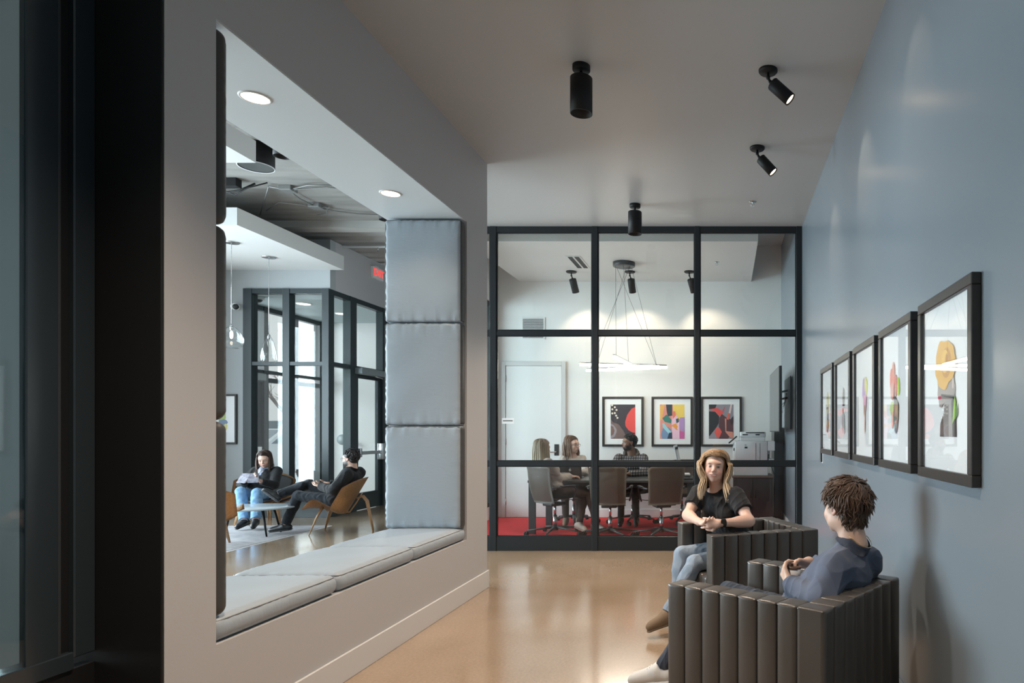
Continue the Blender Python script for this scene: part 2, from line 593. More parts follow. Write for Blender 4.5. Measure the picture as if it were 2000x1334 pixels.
# vestibule front glazing: window_4 (in plane Y=FY)
charcoal = mat('charcoal_aluminium', (0.018, 0.028, 0.032), 0.4, spec=0.5)
w = thing('window_4', 'black framed glazing on the front of the entrance vestibule', None, (0, FY, 0), kind='structure')
fx = [(-7.71, -7.575), (-7.08, -6.97), (-6.45, -6.34)]
bars(w, 'mullion', [((a, -0.04, 0), (b, 0.11, 3.66)) for a, b in fx], charcoal)
for (a0, a1), (b0, b1) in zip(fx, fx[1:]):
    for z0, z1 in ((0, 0.28), (2.43, 2.49), (3.58, 3.66)):
        MB().box((a1, -0.03, z0), (b0, 0.10, z1), 0.002, 1).build('rail', charcoal, w)
    MB().box((a1, 0.03, 0.28), (b0, 0.04, 2.43)).build('pane', M['glass_tint'], w)
    MB().box((a1, 0.03, 2.49), (b0, 0.04, 3.58)).build('pane', M['glass_tint'], w)

# vestibule side glazing with inner entrance door: window_5 (in plane X=VX)
w = thing('window_5', 'black framed glazing on the side of the entrance vestibule', None, (VX, 0, 0), kind='structure')
sy = [(11.24, 11.43), (12.30, 12.52), (13.2, 13.32), (13.93, 14.05)]
bars(w, 'mullion', [((-0.13, a, 0), (0, b, 3.66)) for a, b in sy], charcoal)
spans = [(FY + 0.11, 11.24), (11.43, 12.30), (12.52, 13.2), (13.32, 13.93)]
for i, (a, b) in enumerate(spans):
    for z0, z1 in ((0, 0.28), (2.43, 2.50), (3.58, 3.66)):
        if i == 1 and z0 == 0:
            continue
        MB().box((-0.12, a, z0), (-0.01, b, z1), 0.002, 1).build('rail', charcoal, w)
    if i != 1:
        MB().box((-0.07, a, 0.28), (-0.06, b, 2.43)).build('pane', M['glass_tint'], w)
    MB().box((-0.07, a, 2.50), (-0.06, b, 3.58)).build('pane', M['glass_tint'], w)
d = thing('door_2', 'black framed glass entrance door with a push bar', None, (VX - 0.02, 11.43, 0), kind='structure')
MB().box((-0.07, 0.01, 0.01), (-0.015, 0.11, 2.42), 0.002, 1).box((-0.07, 0.76, 0.01), (-0.015, 0.86, 2.42), 0.002, 1)\
    .box((-0.07, 0.11, 2.30), (-0.015, 0.76, 2.42), 0.002, 1).box((-0.07, 0.11, 0.01), (-0.015, 0.76, 0.30), 0.002, 1).build('frame', charcoal, d)
MB().box((-0.047, 0.11, 0.30), (-0.038, 0.76, 2.30)).build('pane', M['glass_tint'], d)
hb = MB()
hb.box((0.0, 0.03, 0.97), (0.06, 0.84, 1.03), 0.008, 2)
hb.box((-0.02, 0.02, 0.93), (0.075, 0.08, 1.08), 0.01, 2)
hb.box((-0.02, 0.74, 0.86), (0.085, 0.85, 1.16), 0.012, 2)
hb.build('push_bar', M['chrome'], d)
MB().box((0.0, -0.05, 2.36), (0.14, 1.05, 2.47), 0.006, 1).build('door_closer', mat('grey_closer', (0.25, 0.28, 0.29), 0.4, metal=0.4), d)
MB().tube([(0.07, 0.5, 2.36), (0.11, 0.7, 2.33), (0.02, 0.8, 2.32)], 0.012, 6).build('closer_arm', M['chrome'], d)

# outer glazing to the street: window_6 (plane X=-8.45)
w = thing('window_6', 'black framed street glazing of the entrance vestibule', None, (-8.45, 0, 0), kind='structure')
oy = [(10.81, 11.0), (12.18, 12.30), (13.02, 13.16), (13.85, 14.05)]
bars(w, 'mullion', [((-0.13, a, 0), (0, b, 3.66)) for a, b in oy], charcoal)
for i, ((a0, a1), (b0, b1)) in enumerate(zip(oy, oy[1:])):
    for z0, z1 in ((0, 0.2), (2.28, 2.36), (2.44, 2.5), (3.58, 3.66))[1 if i == 0 else 0:]:
        MB().box((-0.12, a1, z0), (-0.01, b0, z1), 0.002, 1).build('rail', charcoal, w)
    MB().box((-0.07, a1, 2.50), (-0.06, b0, 3.58)).build('pane', M['glass_tint'], w)
    if i:
        MB().box((-0.07, a1, 0.2), (-0.06, b0, 2.28)).build('pane', M['glass_tint'], w)
d = thing('door_3', 'black framed glass street door with a pull handle', None, (-8.5, 11.0, 0), kind='structure')
MB().box((-0.06, 0.0, 0.01), (0, 0.1, 2.28), 0.002, 1).box((-0.06, 1.08, 0.01), (0, 1.18, 2.28), 0.002, 1)\
    .box((-0.06, 0.1, 2.16), (0, 1.08, 2.28), 0.002, 1).box((-0.06, 0.1, 0.01), (0, 1.08, 0.28), 0.002, 1).build('frame', charcoal, d)
MB().box((-0.035, 0.1, 0.28), (-0.025, 1.08, 2.16)).build('pane', M['glass_tint'], d)
MB().box((0.0, 0.12, 2.30), (0.12, 1.14, 2.42), 0.006, 1).build('door_closer', MATS['grey_closer'], d)
MB().box((0.02, 0.9, 0.96), (0.07, 1.1, 1.10), 0.01, 2).box((0.02, 0.1, 1.0), (0.06, 1.0, 1.05), 0.008, 1).build('push_bar', M['chrome'], d)

# ---------------------------------------------------------------- outside, seen through the entrance
struct('pavement', MB().box((-30, -5, -0.2), (-9.2, 40, -0.02)), mat('pale_pavement', (0.42, 0.42, 0.43), 0.8))
b = thing('building', 'pale cream building across the street seen through the entrance', 'building', (-24, 22, 0))
MB().box((-1.0, -22, -0.1), (0, 22, 9)).build('wall', mat('cream_render', (0.78, 0.755, 0.73), 0.9), b)
MB().box((0, -22, 0), (0.06, 22, 0.5)).build('plinth', mat('grey_plinth', (0.4, 0.4, 0.4), 0.9), b)
for i in range(5):
    MB().box((0, -14 + i * 6, 2.2), (0.05, -12 + i * 6, 4.0)).build('window', mat('street_pane', (0.35, 0.40, 0.45), 0.2), b)
# ---------------------------------------------------------------- seat opening: cushions
def cushion(name, dims, label, group, loc, rot=(0, 0, 0), r=0.045, puff=0.010, seed=0, wr=0.0022, mats=None):
    """dims (x, y, z) centred in x/y, base at z=0; puffy, piped round its top edge"""
    lx, ly, lz = dims
    rnd = random.Random(seed)
    ph = [rnd.uniform(0, 6.28) for _ in range(8)]
    t = thing(name, label, 'cushion', loc, 0, group, rot=rot)
    nx, ny, nz = max(10, int(lx / 0.016)), max(10, int(ly / 0.02)), 7
    tmp = bmesh.new()
    bmesh.ops.create_grid(tmp, x_segments=nx, y_segments=ny, size=0.5)
    tmp.free()

    def shape(u, v, w):
        # u,v,w in -1..1 on cube surface -> rounded, puffed
        p = Vector((u * lx / 2, v * ly / 2, w * lz / 2))
        rr = min(r, lz * 0.48)
        inner = Vector((max(-lx / 2 + rr, min(lx / 2 - rr, p.x)), max(-ly / 2 + rr, min(ly / 2 - rr, p.y)), max(-lz / 2 + rr, min(lz / 2 - rr, p.z))))
        d = p - inner
        if d.length > 1e-9:
            p = inner + d.normalized() * rr
            n = d.normalized()
        else:
            n = Vector((0, 0, 1 if w > 0 else -1))
        ex, ey = abs(u), abs(v)
        bulge = (1 - ex ** 4) * (1 - ey ** 4)
        p.z += (puff * bulge) * (1 if w > 0 else 0)
        edge = max(0, (max(ex, ey) - 0.55) / 0.45)
        # gathers running away from the seams
        if ey >= ex:
            wave = math.sin(p.x * 95 + ph[0] + 2 * math.sin(p.x * 31 + ph[1])) * (ey ** 6)
        else:
            wave = math.sin(p.y * 95 + ph[2] + 2 * math.sin(p.y * 27 + ph[3])) * (ex ** 6)
        wave = wave * edge + 0.35 * math.sin(p.y * 14 + ph[4] + 2.2 * math.sin(p.x * 6 + ph[5]))
        if w > 0:
            p.z += wr * wave
        p.z += lz / 2
        return p

    mb = MB()
    us = [-1 + 2 * i / nx for i in range(nx + 1)]
    # denser near the edges
    us = [math.copysign(1 - (1 - abs(u)) ** 1.25, u) for u in us]
    vs = [-1 + 2 * i / ny for i in range(ny + 1)]
    vs = [math.copysign(1 - (1 - abs(v)) ** 1.25, v) for v in vs]
    ws = [-1 + 2 * i / nz for i in range(nz + 1)]
    mb.grid([[shape(u, v, 1) for v in vs] for u in us])
    mb.grid([[shape(u, v, -1) for v in vs] for u in us])
    for s in (-1, 1):
        mb.grid([[shape(u, s, w_) for w_ in ws] for u in us])
    mb.mi = 1
    for s in (-1, 1):
        mb.grid([[shape(s, v, w_) for w_ in ws] for v in vs])
    bmesh.ops.remove_doubles(mb.bm, verts=mb.bm.verts[:], dist=1e-5)
    mb.build('cover', mats or [M['vinyl'], M['vinyl']], t)
    # piping along the rounded shoulder
    k = 0.29
    a, b = lx / 2 - r * k, ly / 2 - r * k
    q = r * 0.7
    pts = []
    for cx, cy, a0 in ((a - q, b - q, 0), (-a + q, b - q, PI / 2), (-a + q, -b + q, PI), (a - q, -b + q, 1.5 * PI)):
        for i in range(5):
            g = a0 + i * PI / 8
            pts.append((cx + q * math.cos(g), cy + q * math.sin(g), lz - r * k + 0.0015))
    pts.append(pts[0])
    MB().tube(pts, 0.0028, 6, cap=False).build('piping', M['vinyl_seam'], t)
    return t


T = 0.10
TB = 0.088
L3 = (OY1 - OY0) / 3
SEAT = ['grey vinyl seat cushion at the near end of the wall opening',
        'grey vinyl seat cushion in the middle of the wall opening bench',
        'grey vinyl seat cushion at the far end of the wall opening, under the back cushions']
for i in range(3):
    cushion('seat_cushion', (LW - LB - 0.005, L3 - 0.003, T), SEAT[i], 'seat cushions of the wall opening',
            ((LW + LB) / 2, OY0 + L3 * (i + 0.5), OZ0 + 0.002), seed=i, wr=0.0032)
zc0, zc1 = OZ0 + T + 0.004, OZ1 - 0.016
H3 = (zc1 - zc0) / 3
lev = ['lowest', 'middle', 'topmost']
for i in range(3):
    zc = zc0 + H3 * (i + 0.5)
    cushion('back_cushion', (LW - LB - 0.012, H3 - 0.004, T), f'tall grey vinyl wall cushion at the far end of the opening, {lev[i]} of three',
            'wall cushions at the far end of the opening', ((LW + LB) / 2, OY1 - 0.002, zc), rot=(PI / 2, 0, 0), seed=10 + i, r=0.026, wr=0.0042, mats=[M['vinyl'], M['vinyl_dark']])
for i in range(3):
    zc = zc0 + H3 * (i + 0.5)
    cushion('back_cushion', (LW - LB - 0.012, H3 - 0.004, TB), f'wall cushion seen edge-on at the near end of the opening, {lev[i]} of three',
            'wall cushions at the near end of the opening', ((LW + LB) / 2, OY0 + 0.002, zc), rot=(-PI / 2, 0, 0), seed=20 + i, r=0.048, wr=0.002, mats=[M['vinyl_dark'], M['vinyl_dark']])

for i, (yy, lab) in enumerate(((3.40, 'round recessed downlight above the near end of the opening'), (4.77, 'round recessed downlight above the far end of the opening'))):
    t = thing('recessed_downlight', lab, 'downlight', (-2.405, yy, OZ1 - 0.006), 0, 'downlights above the seat opening')
    MB().lathe([(0.060, -0.002), (0.063, -0.006), (0.071, -0.004), (0.074, 0.0)], 32).build('trim_ring', M['white'], t)
    MB().lathe([(0.001, -0.004), (0.062, -0.003)], 32).build('diffuser', M['downlight'], t)
    spot('downlight_lamp', (0, 0, -0.012), (0, 0, -1), 24, 2.4, (1, 0.83, 0.63), 0.8, 0.05, t)


# ---------------------------------------------------------------- ceiling spots
def can(t, axis, length, r, depth=0.03, lampmat=M['lamp'], off=Vector((0, 0, 0)), lens=0.75):
    """cylinder head whose top is at off, pointing along axis"""
    a = Vector(axis).normalized()
    q = a.to_track_quat('Z', 'Y').to_matrix().to_4x4()
    m = Matrix.Translation(off) @ q
    b = MB()
    b.lathe([(0.001, 0), (r * 0.9, 0), (r, 0.006), (r, length), (r * 0.93, length), (r * 0.9, length - depth), (r * 0.6, length - depth - 0.01)], 32, m)
    b.build('head', M['matte'], t)
    MB().lathe([(0.0008, length - depth - 0.004), (r * lens, length - depth - 0.004)], 24, m).build('lens', lampmat, t)
    return m @ Vector((0, 0, length + 0.01)), a


def straight_spot(label, loc, group):
    t = thing('ceiling_spotlight', label, 'spotlight', loc, 0, group)
    MB().lathe([(0.001, 0), (0.057, 0), (0.057, -0.03), (0.052, -0.036), (0.001, -0.036)], 32).build('canopy', M['matte'], t)
    MB().cyl((0, 0, -0.036), (0, 0, -0.08), 0.009, seg=10).build('stem', M['matte'], t)
    p, a = can(t, (0, 0, -1), 0.235, 0.071, 0.045, off=Vector((0, 0, -0.075)), lens=0.30)
    spot('spot_lamp', p, a, 350, 2.0, (1, 0.80, 0.62), 1.0, 0.05, t)


def tilt_spot(label, loc, axis, group, power=38, s=1.0, ang=1.1, beam=None):
    t = thing('ceiling_spotlight', label, 'spotlight', loc, 0, group)
    MB().lathe([(0.001, 0), (0.062 * s, 0), (0.062 * s, -0.012), (0.055 * s, -0.02), (0.001, -0.02)], 32).build('canopy', M['matte'], t)
    a = Vector(axis).normalized()
    top = Vector((0.012, 0, -0.075 * s))
    k = MB()
    k.tube([(0, 0, -0.018), (0.0, 0, -0.05 * s), top], 0.009, 8)
    k.ball((0.0, 0, -0.05 * s), 0.014, 10, 8)
    k.tube([top, top + a * 0.03], 0.012, 8)
    k.build('knuckle', M['matte'], t)
    p, a = can(t, a, 0.165 * s, 0.042 * s, 0.004, off=top + a * 0.02, lens=0.86)
    spot('spot_lamp', p, beam or a, power, ang, (1, 0.78, 0.55), 0.6, 0.02, t)


straight_spot('black straight ceiling cylinder spotlight hanging nearer the camera', (-0.935, 4.30, CZ), 'straight cylinder spotlights')
straight_spot('black straight ceiling cylinder spotlight hanging just in front of the glass partition', (-0.948, 6.93, CZ), 'straight cylinder spotlights')
straight_spot('black straight ceiling cylinder spotlight over the camera, above the top edge of the picture', (-0.93, 1.67, CZ), 'straight cylinder spotlights')
tilt_spot('black tilted ceiling spotlight above the top edge of the picture, over the armchairs', (0.28, 3.16, CZ), (0.72, -0.08, -0.69), 'tilted spotlights', 5, 1.0, 0.8, (0.60, -0.1, -0.78))
tilt_spot('black tilted ceiling spotlight, the bigger of the two aimed at the grey wall', (0.275, 4.35, CZ), (0.72, -0.08, -0.69), 'tilted spotlights', 12, 1.0, 0.8, (0.60, -0.2, -0.77))
tilt_spot('black tilted ceiling spotlight aimed at the grey wall, nearer the glass partition', (0.26, 5.54, CZ), (0.66, -0.08, -0.75), 'tilted spotlights', 12, 1.0, 0.8, (0.57, -0.2, -0.78))
MEETSP = ['small black spotlight on the meeting room ceiling beside the slot vent',
          'small black spotlight on the meeting room ceiling behind the round chandelier canopy',
          'small black spotlight on the meeting room ceiling beside the partition mullion']
for (xx, ax), lab in zip(((-2.30, (0.12, 0.45, -0.8)), (-1.43, (0.06, 0.45, -0.8)), (-0.545, (0.22, 0.45, -0.8))), MEETSP):
    tilt_spot(lab, (xx, 9.9, 3.755), ax, 'meeting room spotlights', 22, 1.25, 1.7)


def sprinkler(loc, label):
    t = thing('fire_sprinkler', label, 'sprinkler', loc)
    MB().lathe([(0.001, -0.006), (0.035, -0.004), (0.04, 0)], 20).build('escutcheon', M['chrome'], t)
    b = MB()
    b.cyl((0, 0, 0), (0, 0, -0.02), 0.008, seg=8)
    b.tube([(0.01, 0, -0.015), (0.018, 0, -0.03), (0, 0, -0.045)], 0.0025, 6).tube([(-0.01, 0, -0.015), (-0.018, 0, -0.03), (0, 0, -0.045)], 0.0025, 6)
    b.lathe([(0.001, -0.045), (0.02, -0.046)], 16)
    b.build('nozzle', M['chrome'], t)


sprinkler((X(1470, 6.85), 6.85, CZ), 'small chrome fire sprinkler on the corridor ceiling')
sprinkler((X(1400, 9.35), 9.35, 3.755), 'small chrome fire sprinkler on the meeting room ceiling')

# slot vent
t = thing('slot_vent', 'white slot air vent with two black slots in the meeting room ceiling', 'air vent', (-2.08, 9.36, 3.755))
MB().box((-0.10, -0.34, -0.006), (0.10, 0.34, 0), 0.002, 1).build('plate', M['white'], t)
for xx in (-0.045, 0.045):
    MB().box((xx - 0.03, -0.31, -0.009), (xx + 0.03, 0.31, -0.004)).build('slot', M['matte'], t)
# wall grille
t = thing('wall_grille', 'white louvred return air grille above the meeting room door', 'air grille', (-3.06, BY, 3.01))
b = MB()
b.box((-0.185, -0.012, -0.175), (0.185, 0, -0.155)).box((-0.185, -0.012, 0.155), (0.185, 0, 0.175)).box((-0.185, -0.012, -0.155), (-0.165, 0, 0.155)).box((0.165, -0.012, -0.155), (0.185, 0, 0.155))
b.build('frame', M['bright'], t)
MB().box((-0.165, -0.003, -0.155), (0.165, 0.0, 0.155)).build('backing', M['dark'], t)
for i in range(16):
    MB().obox((0, -0.007, -0.145 + i * 0.0193), (0.33, 0.010, 0.006), (0.5, 0, 0)).build('slat', M['bright'], t)

# chandelier: three LED bars on cables
t = thing('bar_chandelier', 'black disc canopy chandelier with three glowing linear LED bars over the meeting table', 'chandelier', (-1.44, 9.39, 3.755))
MB().lathe([(0.001, 0), (0.155, 0), (0.155, -0.05), (0.147, -0.058), (0.001, -0.058)], 40).build('canopy', M['dark'], t)
base = Vector((-1.44, 9.39, 3.755))
barsw = [(Vector((X(1132, 9.12), 9.12, 2.30)), Vector((X(1302, 9.46), 9.46, 2.30))),
         (Vector((X(1146, 9.85), 9.85, 2.285)), Vector((X(1302, 9.36), 9.36, 2.285))),
         (Vector((X(1199, 8.30), 8.30, 2.315)), Vector((X(1231, 9.30), 9.30, 2.315)))]
for k, (p, q) in enumerate(barsw):
    p, q = p - base, q - base
    dirv = (q - p).normalized()
    side = dirv.cross(Vector((0, 0, 1)))
    mt = Matrix.Translation((p + q) / 2) @ dirv.to_track_quat('X', 'Z').to_matrix().to_4x4()
    L = (q - p).length
    MB().box((-L / 2, -0.014, 0.010), (L / 2, 0.014, 0.022), 0.002, 1, mt).build('bar_housing', M['dark'], t)
    MB().box((-L / 2, -0.018, -0.026), (L / 2, 0.018, 0.010), 0.004, 2, mt).build('led_bar', M['ledbar'], t)
    for s, f in ((0.12, -0.6), (0.88, 0.6)):
        a = p.lerp(q, s) + Vector((0, 0, 0.02))
        top = Vector((0.12 * math.cos(k * 2.1 + f), 0.12 * math.sin(k * 2.1 + f), -0.055))
        MB().tube([a, Vector((top.x, top.y, a.z + 0.45)) * 0.5 + Vector((a.x, a.y, a.z + 0.45)) * 0.5 if False else top], 0.0022, 5).build('cable', M['dark'], t)


# ---------------------------------------------------------------- pictures
def flat(name, poly, m, parent, d, axis):
    """thin printed shape. axis 'x-' faces -X (u=Y,v=Z), 'y-' faces -Y (u=X,v=Z)"""
    b = MB()
    if axis == 'x-':
        vs = [b.bm.verts.new((-d, u, v)) for u, v in poly]
    else:
        vs = [b.bm.verts.new((u, -d, v)) for u, v in poly]
    b.bm.faces.new(vs)
    o = b.build(name, m, parent)
    return o


def picture(name, label, loc, w, h, axis, group, fw=0.042, th=0.036):
    """local: origin at centre on the wall; faces -X or -Y"""
    t = thing(name, label, 'picture', loc, 0, group)
    def bx(u0, u1, v0, v1, d0, d1, bev=0.0):
        if axis == 'x-':
            return (-d1, u0, v0), (-d0, u1, v1), bev, 1
        return (u0, -d1, v0), (u1, -d0, v1), bev, 1
    b = MB()
    b.box(*bx(-w / 2, w / 2, -h / 2, -h / 2 + fw, 0, th, 0.003))
    b.box(*bx(-w / 2, w / 2, h / 2 - fw, h / 2, 0, th, 0.003))
    b.box(*bx(-w / 2, -w / 2 + fw, -h / 2 + fw, h / 2 - fw, 0, th, 0.003))
    b.box(*bx(w / 2 - fw, w / 2, -h / 2 + fw, h / 2 - fw, 0, th, 0.003))
    b.build('frame', M['frame'], t)
    MB().box(*bx(-w / 2 + fw, w / 2 - fw, -h / 2 + fw, h / 2 - fw, 0, th * 0.45)).build('mat_board', M['paper'], t)
    MB().box(*bx(-w / 2 + fw, w / 2 - fw, -h / 2 + fw, h / 2 - fw, th * 0.68, th * 0.74)).build('glazing', M['picture_glass'] if axis == 'x-' else M['print_glass'], t)
    return t


def ell(cx, cy, rx, ry, n=20, a0=0, a1=2 * PI):
    return [(cx + rx * math.cos(a0 + (a1 - a0) * i / (n - (0 if a1 - a0 < 6.2 else 0))), cy + ry * math.sin(a0 + (a1 - a0) * i / n)) for i in range(n)]


def blob(cx, cy, rx, ry, seed, n=26, amp=0.14):
    r = random.Random(seed)
    p = [r.uniform(0, 6.28) for _ in range(3)]
    out = []
    for i in range(n):
        a = 2 * PI * i / n
        k = 1 + amp * (0.5 * math.sin(3 * a + p[0]) + 0.35 * math.sin(5 * a + p[1]) + 0.3 * math.sin(9 * a + p[2]))
        out.append((cx + rx * k * math.cos(a), cy + ry * k * math.sin(a)))
    return out


def ink(c):
    return mat('ink_%02x%02x%02x' % tuple(int(x * 255) for x in c), c, 0.75)


def art(t, shapes, axis, d0):
    """shapes: (part name, colour, polygon)"""
    for i, (nm, c, poly) in enumerate(shapes):
        flat(nm, poly, ink(c), t, d0 + 0.0004 * (i + 1), axis)


OR = (0.80, 0.42, 0.03)
GRY = (0.22, 0.19, 0.18)
BRN = (0.20, 0.13, 0.10)
# u grows away from the camera (Y): picture centre 0, seen with +u to the left
def m_(poly):
    return [(-u, v) for u, v in poly]


arts = [
    # 1 nearest: orange rose head, grey face in profile and neck with green leaves
    ('framed collage of a face under a big orange rose on the grey wall',
     [('neck', (0.30, 0.27, 0.26), [(-0.02, -0.02), (0.12, 0.03), (0.10, -0.12), (0.13, -0.24), (-0.07, -0.24), (-0.065, -0.17), (-0.02, -0.10)]),
      ('shadow', (0.07, 0.06, 0.06), [(0.07, -0.05), (0.115, 0.0), (0.13, -0.24), (0.085, -0.24)]),
      ('shoulder', (0.13, 0.09, 0.08), [(-0.07, -0.24), (-0.065, -0.17), (-0.035, -0.12), (-0.02, -0.24)]),
      ('face', (0.36, 0.30, 0.28), [(-0.10, 0.08), (0.10, 0.10), (0.12, 0.02), (0.06, -0.035), (-0.02, -0.05), (-0.05, -0.075), (-0.075, -0.07), (-0.085, -0.03), (-0.10, 0.0), (-0.095, 0.04)]),
      ('lips', (0.62, 0.05, 0.13), ell(-0.072, -0.018, 0.022, 0.011)),
      ('strap', (0.03, 0.03, 0.03), [(-0.05, -0.012), (0.10, -0.03), (0.11, -0.018), (-0.05, 0.002)]),
      ('ear', (0.62, 0.52, 0.46), ell(0.095, 0.05, 0.013, 0.03)),
      ('leaf', (0.36, 0.62, 0.10), [(0.09, -0.17), (0.12, -0.14), (0.13, -0.05), (0.115, -0.02), (0.10, -0.09)]),
      ('leaf', (0.18, 0.32, 0.10), [(0.12, -0.15), (0.15, -0.12), (0.145, -0.05), (0.125, -0.09)]),
      ('rose', OR, blob(0.0, 0.165, 0.125, 0.135, 3, 40, 0.12)),
      ('petal', (0.62, 0.28, 0.02), ell(0.02, 0.17, 0.06, 0.085)),
      ('petal', (0.88, 0.52, 0.06), ell(0.005, 0.18, 0.045, 0.065)),
      ('petal', (0.60, 0.27, 0.02), ell(0.03, 0.185, 0.022, 0.035))]),
    ('framed collage of a dark mask with red petals beside the orange rose collage',
     [('leaf', (0.55, 0.70, 0.10), blob(0.04, 0.06, 0.035, 0.06, 5)),
      ('leaf', (0.60, 0.72, 0.30), blob(-0.09, -0.08, 0.04, 0.05, 6)),
      ('petal', (0.85, 0.42, 0.36), blob(-0.075, -0.16, 0.02, 0.06, 7)),
      ('petal', (0.83, 0.18, 0.12), ell(-0.10, 0.12, 0.03, 0.075)),
      ('petal', (0.85, 0.28, 0.20), ell(-0.055, 0.15, 0.03, 0.085)),
      ('petal', (0.78, 0.36, 0.30), ell(-0.08, 0.04, 0.035, 0.06)),
      ('petal', (0.80, 0.12, 0.10), ell(-0.005, 0.07, 0.028, 0.075)),
      ('stem', (0.05, 0.05, 0.05), [(-0.03, 0.10), (-0.015, 0.0), (0.02, -0.06), (-0.03, -0.08), (-0.04, 0.02)]),
      ('mask', (0.17, 0.15, 0.14), [(-0.02, 0.0), (0.03, -0.03), (0.055, -0.06), (0.05, -0.14), (0.03, -0.22), (0.0, -0.255), (-0.025, -0.22), (-0.04, -0.13), (-0.035, -0.05)]),
      ('lips', (0.42, 0.38, 0.37), ell(0.0, -0.17, 0.022, 0.010)),
      ('highlight', (0.45, 0.42, 0.40), ell(0.012, -0.10, 0.008, 0.035))]),
    ('framed collage of purple and yellow petals over a pink face, middle of five',
     [('petal', (0.72, 0.70, 0.16), blob(0.03, 0.13, 0.05, 0.075, 8)),
      ('petal', (0.50, 0.30, 0.62), blob(-0.035, 0.11, 0.05, 0.09, 9)),
      ('petal', (0.85, 0.82, 0.20), ell(0.01, 0.15, 0.02, 0.06)),
      ('face', (0.80, 0.42, 0.58), [(-0.05, 0.06), (0.055, 0.06), (0.05, -0.01), (0.03, -0.07), (-0.03, -0.07), (-0.05, -0.01)]),
      ('chin', (0.55, 0.30, 0.22), [(-0.035, -0.02), (0.03, -0.02), (0.02, -0.10), (0.015, -0.22), (0.0, -0.26), (-0.01, -0.22), (-0.005, -0.12), (-0.03, -0.09)]),
      ('hair', (0.25, 0.10, 0.08), ell(-0.01, -0.06, 0.012, 0.03))]),
    ('framed collage of a pale figure with dark blindfold and grey shirt',
     [('hair', (0.33, 0.30, 0.27), blob(0.0, 0.10, 0.045, 0.085, 10, 26, 0.06)),
      ('blindfold', (0.03, 0.03, 0.04), [(-0.03, 0.03), (0.05, 0.03), (0.05, 0.01), (-0.03, 0.01)]),
      ('lips', (0.45, 0.02, 0.12), ell(-0.03, 0.02, 0.014, 0.012)),
      ('collar', (0.62, 0.40, 0.36), [(-0.05, -0.03), (-0.01, 0.0), (0.0, -0.06), (-0.03, -0.08)]),
      ('shirt', (0.55, 0.58, 0.58), [(-0.04, -0.08), (0.0, -0.05), (0.05, -0.08), (0.065, -0.25), (-0.02, -0.25), (-0.05, -0.18)]),
      ('ribbon', (0.85, 0.40, 0.42), [(-0.06, -0.08), (-0.04, -0.09), (-0.02, -0.23), (-0.045, -0.21)])]),
    ('framed collage of a yellow flower head over an orange scarf above the switch',
     [('petal', (0.80, 0.72, 0.22), blob(0.0, 0.11, 0.06, 0.09, 11)),
      ('petal', (0.62, 0.50, 0.16), ell(-0.015, 0.13, 0.02, 0.06)),
      ('blindfold', (0.14, 0.14, 0.02), [(-0.06, 0.035), (0.06, 0.035), (0.06, 0.01), (-0.06, 0.01)]),
      ('face', (0.72, 0.66, 0.30), [(-0.05, 0.01), (0.05, 0.01), (0.04, -0.06), (0.0, -0.08), (-0.04, -0.05)]),
      ('neck', (0.30, 0.26, 0.28), [(-0.02, -0.04), (0.04, -0.04), (0.035, -0.13), (-0.02, -0.13)]),
      ('scarf', (0.85, 0.38, 0.05), blob(0.01, -0.16, 0.045, 0.05, 12)),
      ('scarf', (0.75, 0.06, 0.06), [(-0.05, -0.17), (0.0, -0.19), (0.015, -0.24), (-0.015, -0.26), (-0.04, -0.22)]),
      ('ribbon', (0.92, 0.90, 0.88), [(-0.05, -0.19), (0.0, -0.225), (0.0, -0.215), (-0.04, -0.18)])]),
]
pw = 0.64
for i, (lab, shapes) in enumerate(arts):
    yc = 2.28 + 0.755 * i + pw / 2
    t = picture('framed_collage', lab, (RW, yc, 1.556), pw, 0.742, 'x-', 'five framed collages on the grey wall')
    kv, ov = (0.70, -0.03) if i == 0 else (0.76, 0.0)
    art(t, [(n_, c_, [(-u * 0.95, v * kv + ov) for u, v in p_]) for n_, c_, p_ in shapes], 'x-', 0.018)

# three meeting room prints
DK = (0.055, 0.045, 0.055)
RD = (0.78, 0.09, 0.08)
aw, ah = 0.195, 0.272      # half sizes of the art


def sc(poly):
    return [(max(-1, min(1, u)) * aw, max(-1, min(1, v)) * ah) for u, v in poly]


p1 = [('ground', DK, sc([(-1, -1), (1, -1), (1, 1), (-1, 1)])),
      ('shape', (0.20, 0.13, 0.12), sc([(-1, 0.15), (-0.8, -0.05), (-0.35, -0.15), (0.05, -0.55), (0.35, -1), (-1, -1)])),
      ('shape', (0.34, 0.30, 0.33), sc([(-1, -0.1), (-0.75, -0.2), (-0.52, -0.45), (-0.52, -0.62), (-0.7, -0.9), (-1, -1)])),
      ('shape', (0.20, 0.12, 0.11), sc([(-1, -0.22), (-0.8, -0.3), (-0.68, -0.52), (-0.78, -0.75), (-1, -0.85)])),
      ('disc', RD, sc([(1, 0.85), (0.7, 0.75), (0.35, 0.4), (0.18, 0.0), (0.2, -0.25), (0.45, -0.5), (0.75, -0.62), (1, -0.66)])),
      ('disc', RD, sc([(0.2, -1), (0.35, -0.82), (0.6, -0.74), (1, -0.72), (1, -1)])),
      ] + [('dot', (0.82, 0.76, 0.62), [(a * aw + 0.016 * math.cos(k), b_ * ah + 0.016 * math.sin(k)) for k in [2 * PI * q / 10 for q in range(10)]])
           for a, b_ in ((-0.88, 0.96), (-0.66, 0.84), (-0.86, 0.72), (-0.52, 0.68), (-0.86, 0.48), (-0.66, 0.50), (-0.55, 0.35), (-0.44, 0.22))]
